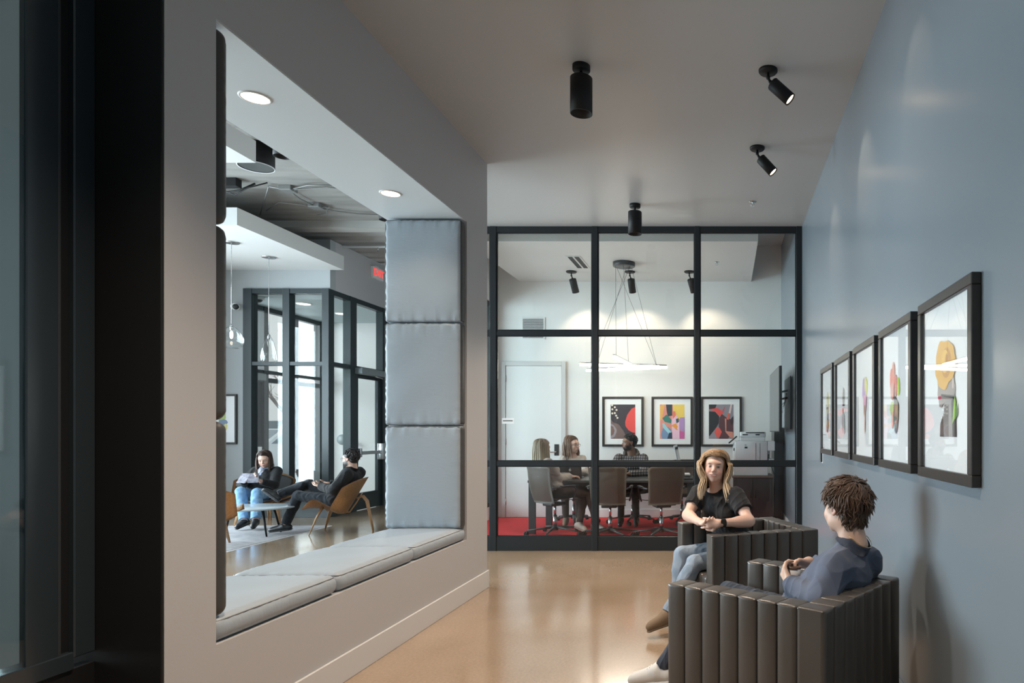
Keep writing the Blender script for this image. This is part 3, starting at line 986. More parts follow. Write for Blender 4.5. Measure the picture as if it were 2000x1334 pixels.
p2 = [('ground', (0.75, 0.30, 0.25), sc([(-1, -1), (1, -1), (1, 1), (-1, 1)])),
      ('shape', (0.85, 0.62, 0.14), sc([(0.05, 1), (1, 1), (1, 0.2), (0.3, 0.1), (0.1, 0.5)])),
      ('shape', (0.04, 0.06, 0.07), sc([(-0.5, 1), (0.0, 1), (0.0, 0.35), (-0.35, 0.3), (-0.45, 0.6)])),
      ('shape', (0.80, 0.45, 0.12), sc([(-1, 0.9), (-0.8, 1), (-0.6, 1), (-0.85, 0.1), (-1, 0.1)])),
      ('shape', (0.05, 0.22, 0.18), sc([(-0.8, 0.2), (-0.45, 0.42), (-0.05, 0.1), (-0.1, -0.1), (-0.6, -0.02)])),
      ('shape', (0.20, 0.30, 0.48), sc([(-0.75, -0.35), (-0.35, -0.3), (-0.05, -0.5), (-0.35, -1), (-0.8, -1), (-0.9, -0.75)])),
      ('shape', (0.35, 0.66, 0.74), sc([(-0.8, -0.1), (-0.65, -0.1), (0.0, -0.7), (-0.1, -0.85), (-0.75, -0.35)])),
      ('shape', (0.03, 0.05, 0.09), sc([(-0.25, -0.65), (0.0, -0.62), (0.0, -1), (-0.4, -1)])),
      ('shape', (0.85, 0.55, 0.68), sc([(0.0, 0.3), (0.35, 0.4), (0.6, 0.0), (0.6, -1), (0.03, -1), (-0.05, -0.2)])),
      ('shape', (0.45, 0.28, 0.55), sc([(0.62, 0.25), (1, 0.25), (1, -0.6), (0.62, -0.5)])),
      ('shape', (0.62, 0.12, 0.35), sc([(0.62, -0.55), (1, -0.6), (1, -1), (0.62, -1)])),
      ('shape', (0.80, 0.22, 0.14), sc([(0.02, 0.6), (0.25, 0.6), (0.3, 0.35), (0.05, 0.15)])),
      ('shape', (0.85, 0.35, 0.05), sc([(-0.2, -0.25), (0.3, -0.1), (0.45, -0.3), (0.35, -0.4), (0.5, -0.5), (0.3, -0.45), (0.1, -0.3)])),
      ('shape', (0.02, 0.10, 0.12), sc([(0.3, 0.15), (0.5, 0.2), (0.55, -0.02), (0.35, -0.1)]))]
p3 = [('ground', (0.30, 0.28, 0.32), sc([(-1, -1), (1, -1), (1, 1), (-1, 1)])),
      ('shape', (0.03, 0.03, 0.035), sc([(-1, 1), (-0.35, 1), (-0.5, 0.75), (-1, 0.72)])),
      ('shape', RD, sc([(-1, 0.72), (-0.3, 0.8), (0.1, 0.6), (0.2, 0.75), (0.35, 0.9), (0.1, 0.45), (-0.15, 0.32), (-0.5, 0.6)])),
      ('shape', (0.03, 0.03, 0.035), sc([(-1, 0.6), (-0.5, 0.58), (-0.15, 0.3), (-0.2, -0.1), (-0.4, -0.35), (-0.95, -0.85), (-1, -0.8)])),
      ('shape', (0.12, 0.05, 0.06), sc([(0.05, 0.45), (0.5, 0.2), (0.95, 0.1), (1, -0.6), (0.55, -1), (-0.2, -1), (0.05, -0.6), (-0.2, -0.3), (-0.15, 0.2)])),
      ('shape', (0.82, 0.12, 0.10), sc([(-0.4, -0.35), (-0.1, -0.4), (0.05, -0.6), (-0.1, -0.85), (-0.3, -0.98), (-0.55, -0.62)])),
      ('shape', (0.80, 0.62, 0.60), sc([(0.75, 1), (0.9, 1), (0.75, 0.45), (0.6, 0.45)])),
      ('shape', (0.75, 0.15, 0.10), sc([(0.55, 0.5), (0.72, 0.5), (0.6, 0.1), (0.42, 0.15)])),
      ('shape', (0.75, 0.30, 0.22), sc([(0.3, 0.2), (0.42, 0.15), (0.42, -0.55), (0.95, -0.6), (1, -1), (0.7, -0.9), (0.35, -0.6)])),
      ('shape', (0.05, 0.03, 0.04), sc([(0.72, 0.1), (1, 0.35), (1, -0.1), (0.8, -0.2)]))]
PL = ['framed abstract print with a red disc and cream dots, hung beside the meeting room door',
      'framed abstract print in orange, yellow and pink, middle of the three meeting room prints',
      'framed abstract print with a black arc and red shapes, hung nearest the copier']
for px, shapes, lab in zip((1217, 1313, 1408.5), (p1, p2, p3), PL):
    t = picture('framed_print', lab, (X(px, BY), BY, 1.53), 0.655, 0.79, 'y-', 'three framed prints in the meeting room', 0.036, 0.03)
    art(t, shapes, 'y-', 0.0145)

# switch below the last collage
t = thing('wall_switch', 'small black and white wall switch below the row of collages', 'switch', (RW, 6.03, 1.15))
MB().box((-0.006, -0.04, -0.06), (0, 0.04, 0.06), 0.002, 1).build('plate', M['plastic'], t)
MB().box((-0.022, -0.02, -0.05), (-0.006, 0.025, 0.06), 0.003, 1).build('reader', M['plastic_dark'], t)
t = thing('wall_outlet', 'white wall outlet plate low on the grey wall behind the partition', 'outlet', (RW, 8.15, 0.62))
MB().box((-0.006, -0.035, -0.06), (0, 0.035, 0.06), 0.002, 1).build('plate', M['plastic'], t)
for z in (-0.025, 0.025):
    MB().box((-0.008, -0.014, z - 0.014), (-0.005, 0.014, z + 0.014), 0.002, 1).build('socket', M['bright'], t)
# sign on the partition glass
t = thing('glass_sign', 'small white lettered sign stuck on the partition glass before the door', 'sign', (X(992, GY - 0.0), GY + 0.004, Z(822, GY)))
MB().box((-0.07, -0.003, -0.033), (0.07, 0, 0.033)).build('plate', M['paper'], t)
lt = MB()
for i in range(8):
    lt.box((-0.055 + i * 0.014, -0.0045, -0.006), (-0.046 + i * 0.014, -0.003, 0.008))
lt.build('lettering', M['dark'], t)
# ---------------------------------------------------------------- channel-tufted armchairs
def channel_slab(L, T, H, n, z0=0.0, depth=0.013, r=0.014, per=12):
    """slab along x (0..L), thickness T along y (0..T), from z0 to H; vertical stitched channels"""
    prof = []       # (y, z, ny, nz)
    k = 6
    for i in range(9):
        prof.append((0, z0 + (H - r - z0) * i / 8, -1, 0))
    for i in range(1, k + 1):
        a = PI / 2 * i / k
        prof.append((r - r * math.cos(a), H - r + r * math.sin(a), -math.cos(a), math.sin(a)))
    prof.append((T * 0.35, H, 0, 1))
    prof.append((T * 0.65, H, 0, 1))
    for i in range(0, k + 1):
        a = PI / 2 * i / k
        prof.append((T - r + r * math.sin(a), H - r + r * math.cos(a), math.sin(a), math.cos(a)))
    for i in range(1, 9):
        prof.append((T, H - r - (H - r - z0) * i / 8, 1, 0))
    rows = []
    cw = L / n
    FS = [0.0, 0.02, 0.045, 0.08, 0.14, 0.25, 0.4, 0.5, 0.6, 0.75, 0.86, 0.92, 0.955, 0.98]
    for c in range(n):
        for f in FS + ([1.0] if c == n - 1 else []):
            x = (c + f) * cw
            q = 1 - (abs(2 * f - 1) ** 2.6)
            dip = depth * (1 - q ** 0.38) + 0.004 * (2 * f - 1) ** 2 + 0.010 * math.exp(-(min(f, 1 - f) / 0.03) ** 2)
            if (c == 0 and f < 0.5) or (c == n - 1 and f > 0.5):
                # rounded outer ends
                e = (f if c == 0 else 1 - f) * cw
                rr = 0.02
                dip = rr - math.sqrt(max(0, rr * rr - (rr - min(e, rr)) ** 2))
            row = []
            for (y, z, ny, nz) in prof:
                dd = dip * (0.55 if nz > 0.5 else 1)
                row.append((x, y - ny * dd, z - nz * dd * 0.6))
            rows.append(row)
    return rows


def leather_slab(parent, name, L, T, H, n, mtx, z0, label=None):
    rows = channel_slab(L, T, H, n, z0)
    mb = MB()
    mb.grid([[mtx @ Vector(p) for p in row] for row in rows])
    for row in (rows[0], rows[-1]):
        vs = [mb.bm.verts.new(mtx @ Vector(p)) for p in row]
        f = mb.bm.faces.new(vs)
        f.smooth = False
    bmesh.ops.remove_doubles(mb.bm, verts=mb.bm.verts[:], dist=1e-5)
    return mb.build(name, M['leather'], parent)


def armchair(label, loc, rz, W=0.74, D=0.80, H=0.70):
    t = thing('channel_armchair', label, 'armchair', loc, rz, 'brown leather channel-tufted armchairs')
    A, B = 0.115, 0.13
    zb = 0.09
    # back across the full width, arms butt against it (front is +y)
    leather_slab(t, 'backrest', W, B, H, 8, Matrix.Translation((-W / 2, -D / 2, 0)), zb)
    for s in (-1, 1):
        m = Matrix.Translation((s * W / 2 if s > 0 else -W / 2 + A, -D / 2 + B - 0.004, 0)) @ Matrix.Rotation(PI / 2, 4, 'Z')
        leather_slab(t, 'arm', D - B, A, H, 7, m, zb)
    MB().box((-W / 2 + A, -D / 2 + B, zb + 0.01), (W / 2 - A, D / 2 - 0.02, 0.27), 0.02, 3).build('seat_base', M['leather'], t)
    c = MB()
    n = 5
    cw = (W - 2 * A - 0.01) / n
    for i in range(n):
        x0 = -W / 2 + A + 0.005 + i * cw
        c.box((x0, -D / 2 + B + 0.002, 0.27), (x0 + cw, D / 2 - 0.005, 0.41), 0.022, 3)
    c.build('seat_cushion', M['leather'], t)
    for x in (-W / 2 + 0.06, W / 2 - 0.06):
        for y in (-D / 2 + 0.06, D / 2 - 0.07):
            MB().cyl((x, y, 0), (x, y, zb + 0.005), 0.016, 0.024, 12).build('leg', M['frame'], t)
    return t


def heading(c, deg):
    return c, math.radians(deg - 90)


armchair('dark brown leather channel armchair nearest the camera, where the curly-haired man sits', (0.272, 3.045, 0), math.radians(143.5 - 90))
armchair('dark brown leather channel armchair where the smiling blonde woman sits', (0.137, 4.81, 0), math.radians(202 - 90))


# ---------------------------------------------------------------- meeting room
def table():
    t = thing('conference_table', 'long dark conference table with slab legs in the meeting room', 'table', (-1.52, 9.27, 0.012))
    top = M['laminate']
    MB().box((-1.10, -0.49, 0.685), (1.10, 0.49, 0.718), 0.004, 1).build('tabletop', top, t)
    for x in (-1.05, 1.05):
        for y in (-0.44, 0.40):
            MB().box((x - 0.045, y - 0.02, 0), (x + 0.045, y + 0.02, 0.685), 0.003, 1).build('leg', M['dark'], t)
    MB().box((-1.0, -0.02, 0.58), (1.0, 0.02, 0.685)).build('beam', M['dark'], t)


table()


def office_chair(label, loc, az, leather=M['taupe']):
    t = thing('conference_chair', label, 'office chair', (*loc, 0.012), math.radians(az - 90), 'conference chairs round the meeting table')
    # seat and back: thin padded shell (front +y)
    b = MB()
    b.grid([[(u * (0.235 + 0.015 * v), -0.20 + 0.45 * v, 0.455 + 0.02 * u * u + 0.03 * (1 - v) ** 2 - 0.02 * max(0, v - 0.85) * 6 * (v - .85) * 6)
             for v in [i / 10 for i in range(11)]] for u in [-1 + i / 5 for i in range(11)]])
    bm = b.bm
    bmesh.ops.solidify(bm, geom=bm.faces[:], thickness=0.05)
    b.build('seat', leather, t)
    b = MB()
    def bk(u, v, off):
        hw = 0.215 + 0.028 * v
        y = -0.215 - 0.10 * v - 0.045 * math.sin(PI * min(1, v * 1.1)) * 0.5 + 0.045 * u * u
        k = 1 - 0.06 * (abs(u) ** 6) * (1 if v > 0.9 else 0.3)
        return (u * hw, y + off, 0.43 + 0.50 * v * k)
    P = [[bk(u, v, 0) for v in [i / 12 for i in range(13)]] for u in [-1 + i / 6 for i in range(13)]]
    b.grid(P)
    bmesh.ops.solidify(b.bm, geom=b.bm.faces[:], thickness=0.035)
    b.build('backrest', leather, t)
    for s in (-1, 1):
        a = MB()
        a.tube([(s * 0.235, -0.23, 0.64), (s * 0.27, -0.12, 0.645), (s * 0.275, 0.10, 0.64), (s * 0.27, 0.13, 0.60), (s * 0.24, 0.10, 0.45)], 0.011, 8)
        a.build('armrest', M['dark'], t)
        MB().box((s * 0.275 - 0.022, -0.12, 0.648), (s * 0.275 + 0.022, 0.11, 0.664), 0.006, 2).build('arm_pad', M['plastic_dark'], t)
    MB().cyl((0, 0, 0.09), (0, 0, 0.26), 0.027, seg=14).cyl((0, 0, 0.26), (0, 0, 0.40), 0.016, seg=12).build('column', M['chrome'], t)
    MB().box((-0.10, -0.13, 0.385), (0.10, 0.10, 0.43), 0.012, 2).tube([(0.09, 0.0, 0.40), (0.20, 0.02, 0.40)], 0.006, 6).build('mechanism', M['plastic_dark'], t)
    MB().cyl((0, 0, 0.06), (0, 0, 0.115), 0.045, 0.038, 16).build('hub', M['dark'], t)
    for k in range(5):
        a = 2 * PI * k / 5 + 0.3
        c, s_ = math.cos(a), math.sin(a)
        MB().tube([(0.03 * c, 0.03 * s_, 0.098), (0.17 * c, 0.17 * s_, 0.085), (0.355 * c, 0.355 * s_, 0.065)], [0.030, 0.024, 0.015], 8, flat=0.6).build('foot', M['dark'], t)
        w = MB()
        m = Matrix.Translation((0.355 * c, 0.355 * s_, 0)) @ rotz(a + 1.1)
        for q in (-0.014, 0.014):
            w.cyl(m @ Vector((0.02, q - 0.008, 0.026)), m @ Vector((0.02, q + 0.008, 0.026)), 0.029, seg=14)
        w.cyl(m @ Vector((0, 0, 0.03)), m @ Vector((0, 0, 0.07)), 0.010, seg=8)
        w.build('caster', M['rubber'], t)
    return t


OC = [('brown conference chair where the long-haired blonde woman sits with her back turned', (-2.26, 8.80), 52),
      ('empty brown conference chair seen from behind beside the partition mullion', (-1.50, 8.62), 93),
      ('empty brown conference chair seen from behind, turned slightly, in front of the monitor', (-0.84, 8.64), 110),
      ('brown conference chair across the table where the man in plaid sits', (-1.40, 9.98), 268),
      ('brown conference chair across the table in front of the copier cabinet, nobody in it', (-0.66, 9.98), 262),
      ('brown conference chair across the table where the woman in glasses sits', (-2.28, 9.98), 285)]
for lab, p, az in OC:
    office_chair(lab, p, az)

TZ = 0.012 + 0.718
# laptop
t = thing('laptop', 'open dark grey laptop with a white fruit logo on its lid', 'laptop', (-2.14, 9.16, TZ), 0.06)
MB().box((-0.155, -0.01, 0), (0.155, 0.21, 0.014), 0.004, 2).build('base', mat('space_grey_aluminium', (0.10, 0.105, 0.115), 0.4, metal=0.5), t)
m = Matrix.Translation((0, -0.01, 0.012)) @ Matrix.Rotation(math.radians(-14 + 26), 4, 'X')
MB().box((-0.155, -0.008, 0), (0.155, 0, 0.215), 0.004, 2, m).build('lid', MATS['space_grey_aluminium'], t)
MB().box((-0.148, 0.0005, 0.008), (0.148, 0.0015, 0.208), 0, 1, m).build('display', M['screen'], t)
lg = MB()
pl = blob(0, 0, 0.017, 0.019, 2, 24, 0.03)
pl = [(x * (1 if y < 0.004 else 0.98), y) for x, y in pl if not (x > 0.013 and -0.004 < y < 0.010)]
lg.prism([(x, y + 0.108) for x, y in pl], -0.0095, -0.0085, 'y', m)
lg.prism([(x + 0.003, y + 0.133) for x, y in ell(0, 0, 0.004, 0.007, 10)], -0.0095, -0.0085, 'y', m)
lg.build('logo', mat('logo_white', (0.85, 0.87, 0.88), 0.5), t)

# monitor seen from its side
t = thing('desktop_monitor', 'thin silver desktop monitor seen edge-on at the end of the table', 'monitor', (-0.64, 9.30, TZ), math.radians(90))
m = Matrix.Translation((0, 0, 0.10)) @ Matrix.Rotation(math.radians(-12), 4, 'X')
MB().box((-0.26, -0.014, 0), (0.26, 0.0, 0.36), 0.005, 2, m).build('panel', mat('silver_aluminium', (0.62, 0.64, 0.66), 0.35, metal=0.4), t)
MB().box((-0.25, -0.0155, 0.03), (0.25, -0.014, 0.35), 0, 1, m).build('display', M['screen'], t)
MB().box((-0.08, -0.05, 0), (0.08, 0.12, 0.010), 0.004, 1).obox((0, 0.06, 0.09), (0.06, 0.01, 0.20), (0.5, 0, 0), 0.003, 1).build('stand', MATS['silver_aluminium'], t)

t = thing('desk_phone', 'black and white desk phone with coiled cord at the table end', 'telephone', (-0.55, 8.92, TZ), 0.3)
MB().prism([(-0.09, 0), (0.09, 0), (0.09, 0.07), (-0.09, 0.02)], -0.09, 0.09, 'x').build('body', M['plastic_dark'], t)
MB().tube([(-0.06, -0.08, 0.05), (-0.065, 0, 0.085), (-0.06, 0.08, 0.095)], [0.022, 0.014, 0.022], 10).build('handset', M['bright'], t)
MB().box((0.0, 0.0, 0.055), (0.07, 0.07, 0.075), 0.002, 1, Matrix.Rotation(0.25, 4, 'X')).build('display', M['plastic'], t)
pts = [(-0.06 + 0.012 * math.cos(i * 0.9) - 0.0012 * i, -0.10 - 0.0035 * i, 0.02 + 0.012 * math.sin(i * 0.9) + 0.01) for i in range(50)]
MB().tube(pts, 0.0025, 5).build('cord', M['plastic_dark'], t)
t = thing('mug', 'small white mug on the table by the empty chair', 'mug', (-1.0, 9.2, TZ))
MB().lathe([(0.001, 0.002), (0.030, 0.002), (0.036, 0.01), (0.038, 0.085), (0.034, 0.085), (0.032, 0.012), (0.001, 0.008)], 20).build('cup', M['bright'], t)
MB().tube([(0.036, 0, 0.065), (0.06, 0, 0.06), (0.06, 0, 0.03), (0.037, 0, 0.022)], 0.005, 6).build('handle', M['bright'], t)
t = thing('paper_box', 'white paper box standing on the far side of the table', 'box', (-0.96, 9.62, TZ), 0.1)
MB().box((-0.11, -0.07, 0), (0.11, 0.07, 0.12), 0.003, 1).build('carton', M['paper'], t)
MB().box((-0.115, -0.075, 0.10), (0.115, 0.075, 0.128), 0.003, 1).build('lid', M['bright'], t)

# copier and its cabinet
t = thing('copier_cabinet', 'dark grey cabinet with a taupe top under the copier', 'cabinet', (0.385, 9.93, 0.012))
MB().box((-0.28, -0.27, 0.04), (0.29, 0.30, 0.69), 0.003, 1).build('body', M['laminate'], t)
MB().box((-0.30, -0.30, 0.69), (0.30, 0.32, 0.722), 0.004, 1).build('worktop', M['taupe'], t)
MB().box((-0.26, -0.24, 0), (0.27, 0.28, 0.04)).build('plinth', M['plastic_dark'], t)
for x0, x1 in ((-0.275, 0.003), (0.007, 0.285)):
    dd = MB().box((x0, -0.288, 0.05), (x1, -0.27, 0.685), 0.002, 1).build('door', M['laminate'], t)
    xx = x1 - 0.03 if x0 < -0.1 else x0 + 0.03
    MB().cyl((xx, -0.30, 0.40), (xx, -0.30, 0.52), 0.005, seg=8).build('handle', M['dark'], dd)
t = thing('copier', 'pale grey office copier with document feeder on the dark cabinet', 'copier', (0.37, 9.93, 0.734))
P_ = M['plastic']
MB().box((-0.24, -0.26, 0), (0.24, 0.26, 0.17), 0.008, 2).build('paper_tray', P_, t)
MB().box((-0.245, -0.265, 0.175), (0.235, 0.26, 0.50), 0.012, 2).build('body', P_, t)
for x in (0.06, 0.12):
    MB().box((x, -0.268, 0.19), (x + 0.004, -0.263, 0.47)).build('panel_joint', M['dark'], t)
MB().box((-0.265, -0.25, 0.0), (-0.243, 0.2, 0.43), 0.006, 2).build('side_cover', M['bright'], t)
MB().box((-0.262, -0.256, 0.36), (-0.246, -0.249, 0.40)).box((-0.10, -0.2675, 0.395), (-0.06, -0.264, 0.42)).box((-0.10, -0.2675, 0.44), (-0.07, -0.264, 0.447)).build('latch', M['plastic_dark'], t)
MB().box((-0.16, -0.25, 0.50), (0.20, 0.25, 0.555), 0.008, 2).build('scanner_lid', P_, t)
MB().box((-0.16, -0.22, 0.555), (0.21, 0.22, 0.635), 0.012, 2).build('document_feeder', P_, t)
MB().box((-0.13, -0.224, 0.585), (-0.05, -0.218, 0.603)).box((0.06, -0.224, 0.585), (0.12, -0.218, 0.603)).box((-0.08, -0.224, 0.615), (0.19, -0.218, 0.630)).build('feeder_slot', M['plastic_dark'], t)
MB().obox((-0.27, -0.16, 0.52), (0.16, 0.20, 0.018), (0, -0.7, 0), 0.004, 1).build('control_panel', M['plastic_dark'], t)
MB().obox((-0.20, -0.16, 0.475), (0.14, 0.16, 0.05), (0, -0.5, 0), 0.008, 2).build('panel_arm', P_, t)
MB().box((0.235, -0.26, 0.36), (0.34, 0.10, 0.50), 0.008, 2).box((0.25, -0.25, 0.13), (0.33, 0.08, 0.24), 0.008, 2).box((0.24, -0.20, 0.24), (0.27, 0.05, 0.36)).build('side_feeder', P_, t)
MB().box((0.238, -0.262, 0.25), (0.262, -0.25, 0.31)).build('side_slot', M['plastic_dark'], t)
MB().tube([(0.26, -0.20, 0.20), (0.30, -0.24, 0.10), (0.335, -0.26, 0.0), (0.325, -0.28, -0.2), (0.335, -0.2, -0.5), (0.335, -0.1, -0.715)], 0.006, 6).build('cable', M['plastic_dark'], t)
# tall dark box filling the dark strip beside the copier
t = thing('dark_upright', 'tall narrow dark grey locker in the corner beside the copier', 'locker', (0.79, 10.25, 0.012))
MB().box((-0.07, -0.3, 0), (0.07, 0.3, 1.42), 0.004, 1).build('body', M['laminate'], t)
MB().box((-0.06, -0.308, 0.03), (0.06, -0.30, 1.39), 0.002, 1).build('door', M['laminate'], t)

# TV on its arm
t = thing('wall_television', 'flat television on a wall arm seen edge-on in the meeting room', 'television', (0.66, 9.05, 1.785), math.radians(-90 + 0.8))
MB().box((-0.73, -0.006, -0.415), (0.73, 0.03, 0.415), 0.006, 2).build('panel', M['plastic_dark'], t)
MB().box((-0.718, -0.008, -0.403), (0.718, -0.006, 0.403)).build('screen', M['screen'], t)
MB().box((-0.35, 0.03, -0.25), (0.35, 0.055, 0.20), 0.006, 1).build('back_housing', M['plastic_dark'], t)
a = MB()
a.tube([(-0.1, 0.055, 0.15), (-0.4, 0.12, 0.15), (-0.1, 0.18, 0.15)], 0.016, 8).tube([(-0.1, 0.055, 0.05), (-0.4, 0.12, 0.05), (-0.1, 0.18, 0.05)], 0.016, 8)
a.build('arm', M['chrome'], t)
MB().box((-0.55, 0.19, -0.38), (0.20, 0.205, 0.33), 0.003, 1).build('wall_plate', M['plastic_dark'], t)
c = MB()
for k in range(3):
    c.tube([(-0.3 + .08 * k, 0.06, 0.1), (-0.32 + .08 * k, 0.12, -0.05 - .05 * k), (-0.2 + .04 * k, 0.16, 0.0), (-0.15, 0.18, 0.12)], 0.005, 6)
c.build('cable', M['plastic'], t)

# ---------------------------------------------------------------- lobby furniture
BLK = mat('black_upholstery', (0.012, 0.013, 0.015), 0.7, sheen=0.2)


def shell_chair(label, loc, az, pad=False):
    t = thing('shell_lounge_chair', label, 'lounge chair', (*loc, 0), math.radians(az - 90), 'moulded plywood lounge chairs')

    def seat(u, v, off=0):
        hd = 0.245 * (1 - 0.58 * abs(u) ** 2.4)
        x = u * 0.43
        y = 0.05 + v * hd
        z = 0.315 + 0.175 * abs(u) ** 1.6 + 0.05 * v * (1 - abs(u)) - 0.03 * max(0, v) ** 3 - 0.05 * v * v * abs(u)
        return (x, y, z + off)

    def back(u, v, off=0):
        hh = 0.265 * (1 - 0.45 * abs(u) ** 2.6)
        s = v * hh
        x = u * 0.40
        y = -0.19 - 0.52 * (s + 0.265) + 0.13 * abs(u) ** 1.8 + off
        z = 0.50 + s * 0.93
        return (x, y, z)

    us = [-1 + i / 8 for i in range(17)]
    vs = [-1 + i / 5 for i in range(11)]
    for nm, fn, th in (('seat', seat, 0.013), ('backrest', back, 0.013)):
        b = MB()
        b.grid([[fn(u, v) for v in vs] for u in us])
        bmesh.ops.solidify(b.bm, geom=b.bm.faces[:], thickness=th)
        b.build(nm, M['walnut'], t)
        if pad:
            b = MB()
            o = 0.016
            b.grid([[fn(u * 0.9, v * 0.9, o) for v in vs] for u in us])
            bmesh.ops.solidify(b.bm, geom=b.bm.faces[:], thickness=-0.03 if nm == 'seat' else -0.03)
            b.build(nm + '_pad', BLK, t)
    for s in (-1, 1):
        MB().tube([(s * 0.21, 0.02, 0.365), (s * 0.24, 0.09, 0.22), (s * 0.28, 0.16, 0.0)], [0.040, 0.032, 0.013], 10, flat=0.42).build('front_leg', M['walnut'], t)
    MB().tube([(0, 0.05, 0.305), (0, -0.14, 0.272), (0, -0.24, 0.27), (0, -0.33, 0.40), (0, -0.40, 0.53)], 0.017, 8, flat=0.6).build('spine', M['walnut'], t)
    for s in (-1, 1):
        MB().tube([(s * 0.03, -0.34, 0.46), (s * 0.03, -0.41, 0.485), (s * 0.03, -0.46, 0.42), (s * 0.02, -0.50, 0.22), (s * 0.015, -0.54, 0.0)], [0.014, 0.015, 0.016, 0.014, 0.010], 8).build('rear_leg', M['walnut'], t)
    return t


C1 = (-5.40, 9.08)
C2 = (-6.90, 9.86)
shell_chair('walnut plywood shell lounge chair in profile where the bearded man sits', C1, 192)
shell_chair('black padded plywood lounge chair by the vestibule where the woman in jeans sits', C2, 292, True)
shell_chair('walnut plywood shell lounge chair cut off by the edge of the seat opening', (-6.28, 7.92), 118)

t = thing('coffee_table', 'low oval grey coffee table with black tapered legs on the rug', 'coffee table', (-6.30, 8.78, 0.008), 0.15)
b = MB()
n = 48
pr = [(0.97, 0.352), (1.0, 0.358), (1.0, 0.372), (0.985, 0.376)]
rings = [[((k * 0.56) * math.cos(2 * PI * i / n), (k * 0.40) * math.sin(2 * PI * i / n), z) for i in range(n)] for k, z in [(0.001, 0.352)] + pr + [(0.001, 0.376)]]
b.grid(rings, closeu=True)
b.build('tabletop', mat('pale_grey_laminate', (0.42, 0.47, 0.50), 0.2), t)
for (x, y) in ((0.24, -0.14), (0.22, 0.17), (-0.30, 0.16), (-0.28, -0.15)):
    MB().tube([(x, y, 0.355), (x * 1.3, y * 1.35, 0)], [0.017, 0.010], 10).build('leg', M['matte'], t)
t = thing('floor_rug', 'faded grey and pink patterned rug under the lobby coffee table', 'rug', (-7.02, 8.62, 0), 0.02)
rg = mat('faded_rug', (0.30, 0.31, 0.33), 0.95, vary=(7, (0.50, 0.47, 0.48), (1, 3.2, 1)), bump=(200, 0.4), spec=0.1)
MB().box((-1.25, -1.05, 0), (1.28, 1.05, 0.008), 0.002, 1).build('pile', rg, t)
fb = MB()
for i in range(105):
    fb.box((1.28, -1.045 + i * 0.02, 0.001), (1.305, -1.035 + i * 0.02, 0.004))
fb.build('fringe', M['paper'], t, 'stuff')


# glass pendants
gl = glass('pendant_glass', (0.97, 0.98, 0.98), 1.6)
def pendant(label, px, Y, zc, prof, bulb_on):
    x = X(px, Y)
    t = thing('glass_pendant', label, 'pendant lamp', (x, Y, 3.96), 0, 'clear glass pendants')
    MB().lathe([(0.001, 0), (0.095, 0), (0.09, -0.014), (0.001, -0.016)], 24).build('canopy', M['chrome'], t)
    top = zc - 3.96 + prof[0][1]
    MB().cyl((0, 0, -0.01), (0, 0, top - 0.0), 0.004, seg=6).build('cord', M['chrome'], t)
    MB().cyl((0, 0, top + 0.02), (0, 0, top - 0.05), 0.018, seg=12).build('socket', M['chrome'], t)
    m = Matrix.Translation((0, 0, zc - 3.96))
    b = MB()
    b.lathe(prof, 28, m)
    b.lathe([(max(0.001, r - 0.004), z) for r, z in prof], 28, m)
    b.build('glass_shade', gl, t)
    b = MB().ball((0, 0, top - 0.11), (0.02, 0.02, 0.055), 12, 10)
    b.build('bulb', M['downlight'] if bulb_on else gl, t)


pendant('round clear glass pendant with a glowing filament bulb, nearest the seat opening', 452, 9.09, 2.655,
        [(0.02, 0.15), (0.05, 0.14), (0.105, 0.08), (0.142, 0.0), (0.145, -0.045), (0.125, -0.11), (0.08, -0.14), (0.05, -0.145)], True)
pendant('teardrop clear glass pendant hanging before the vestibule glazing', 525, 9.86, 2.58,
        [(0.018, 0.21), (0.035, 0.19), (0.07, 0.10), (0.10, -0.02), (0.113, -0.10), (0.105, -0.165), (0.08, -0.19), (0.06, -0.195)], False)

# lobby picture
t = picture('lobby_picture', 'framed print on the pale lobby wall, half hidden by the opening edge', (X(436, FY), FY, 1.57), 0.46, 0.80, 'y-', None, 0.03, 0.03)
art(t, [('leaf', (0.45, 0.55, 0.22), [(x * 0.9 - 0.03, y) for x, y in blob(0.02, 0.05, 0.07, 0.12, 21)]), ('petal', (0.25, 0.32, 0.45), blob(0.01, -0.06, 0.07, 0.06, 22)),
        ('petal', (0.75, 0.70, 0.30), blob(0.05, -0.12, 0.03, 0.05, 23))], 'y-', 0.014)

# exit sign
t = thing('exit_sign', 'white exit sign with red letters above the vestibule glazing', 'exit sign', (VX, 12.04, 4.12))
MB().box((0, -0.17, 0), (0.06, 0.17, 0.21), 0.006, 1).build('housing', M['bright'], t)
cu = bpy.data.curves.new('exit_text', 'FONT')
cu.body = 'EXIT'
cu.size = 0.175
cu.extrude = 0.001
cu.align_x = 'CENTER'
cu.align_y = 'CENTER'
cu.offset = 0.004
cu.materials.append(mat('exit_red', (0.8, 0.04, 0.04), 0.5, emit=((1, 0.08, 0.07), 0.9)))
tmp_o = bpy.data.objects.new('tmp', cu)
COL.objects.link(tmp_o)
me = bpy.data.meshes.new_from_object(tmp_o.evaluated_get(bpy.context.evaluated_depsgraph_get()))
bpy.data.objects.remove(tmp_o)
to = link('lettering', me, [MATS['exit_red']], t)
to.location = (0.0625, 0, 0.105)
to.rotation_euler = (PI / 2, 0, PI / 2)
MB().box((-0.0, -0.06, 0.21), (0.03, 0.06, 0.24)).build('bracket', M['bright'], t)

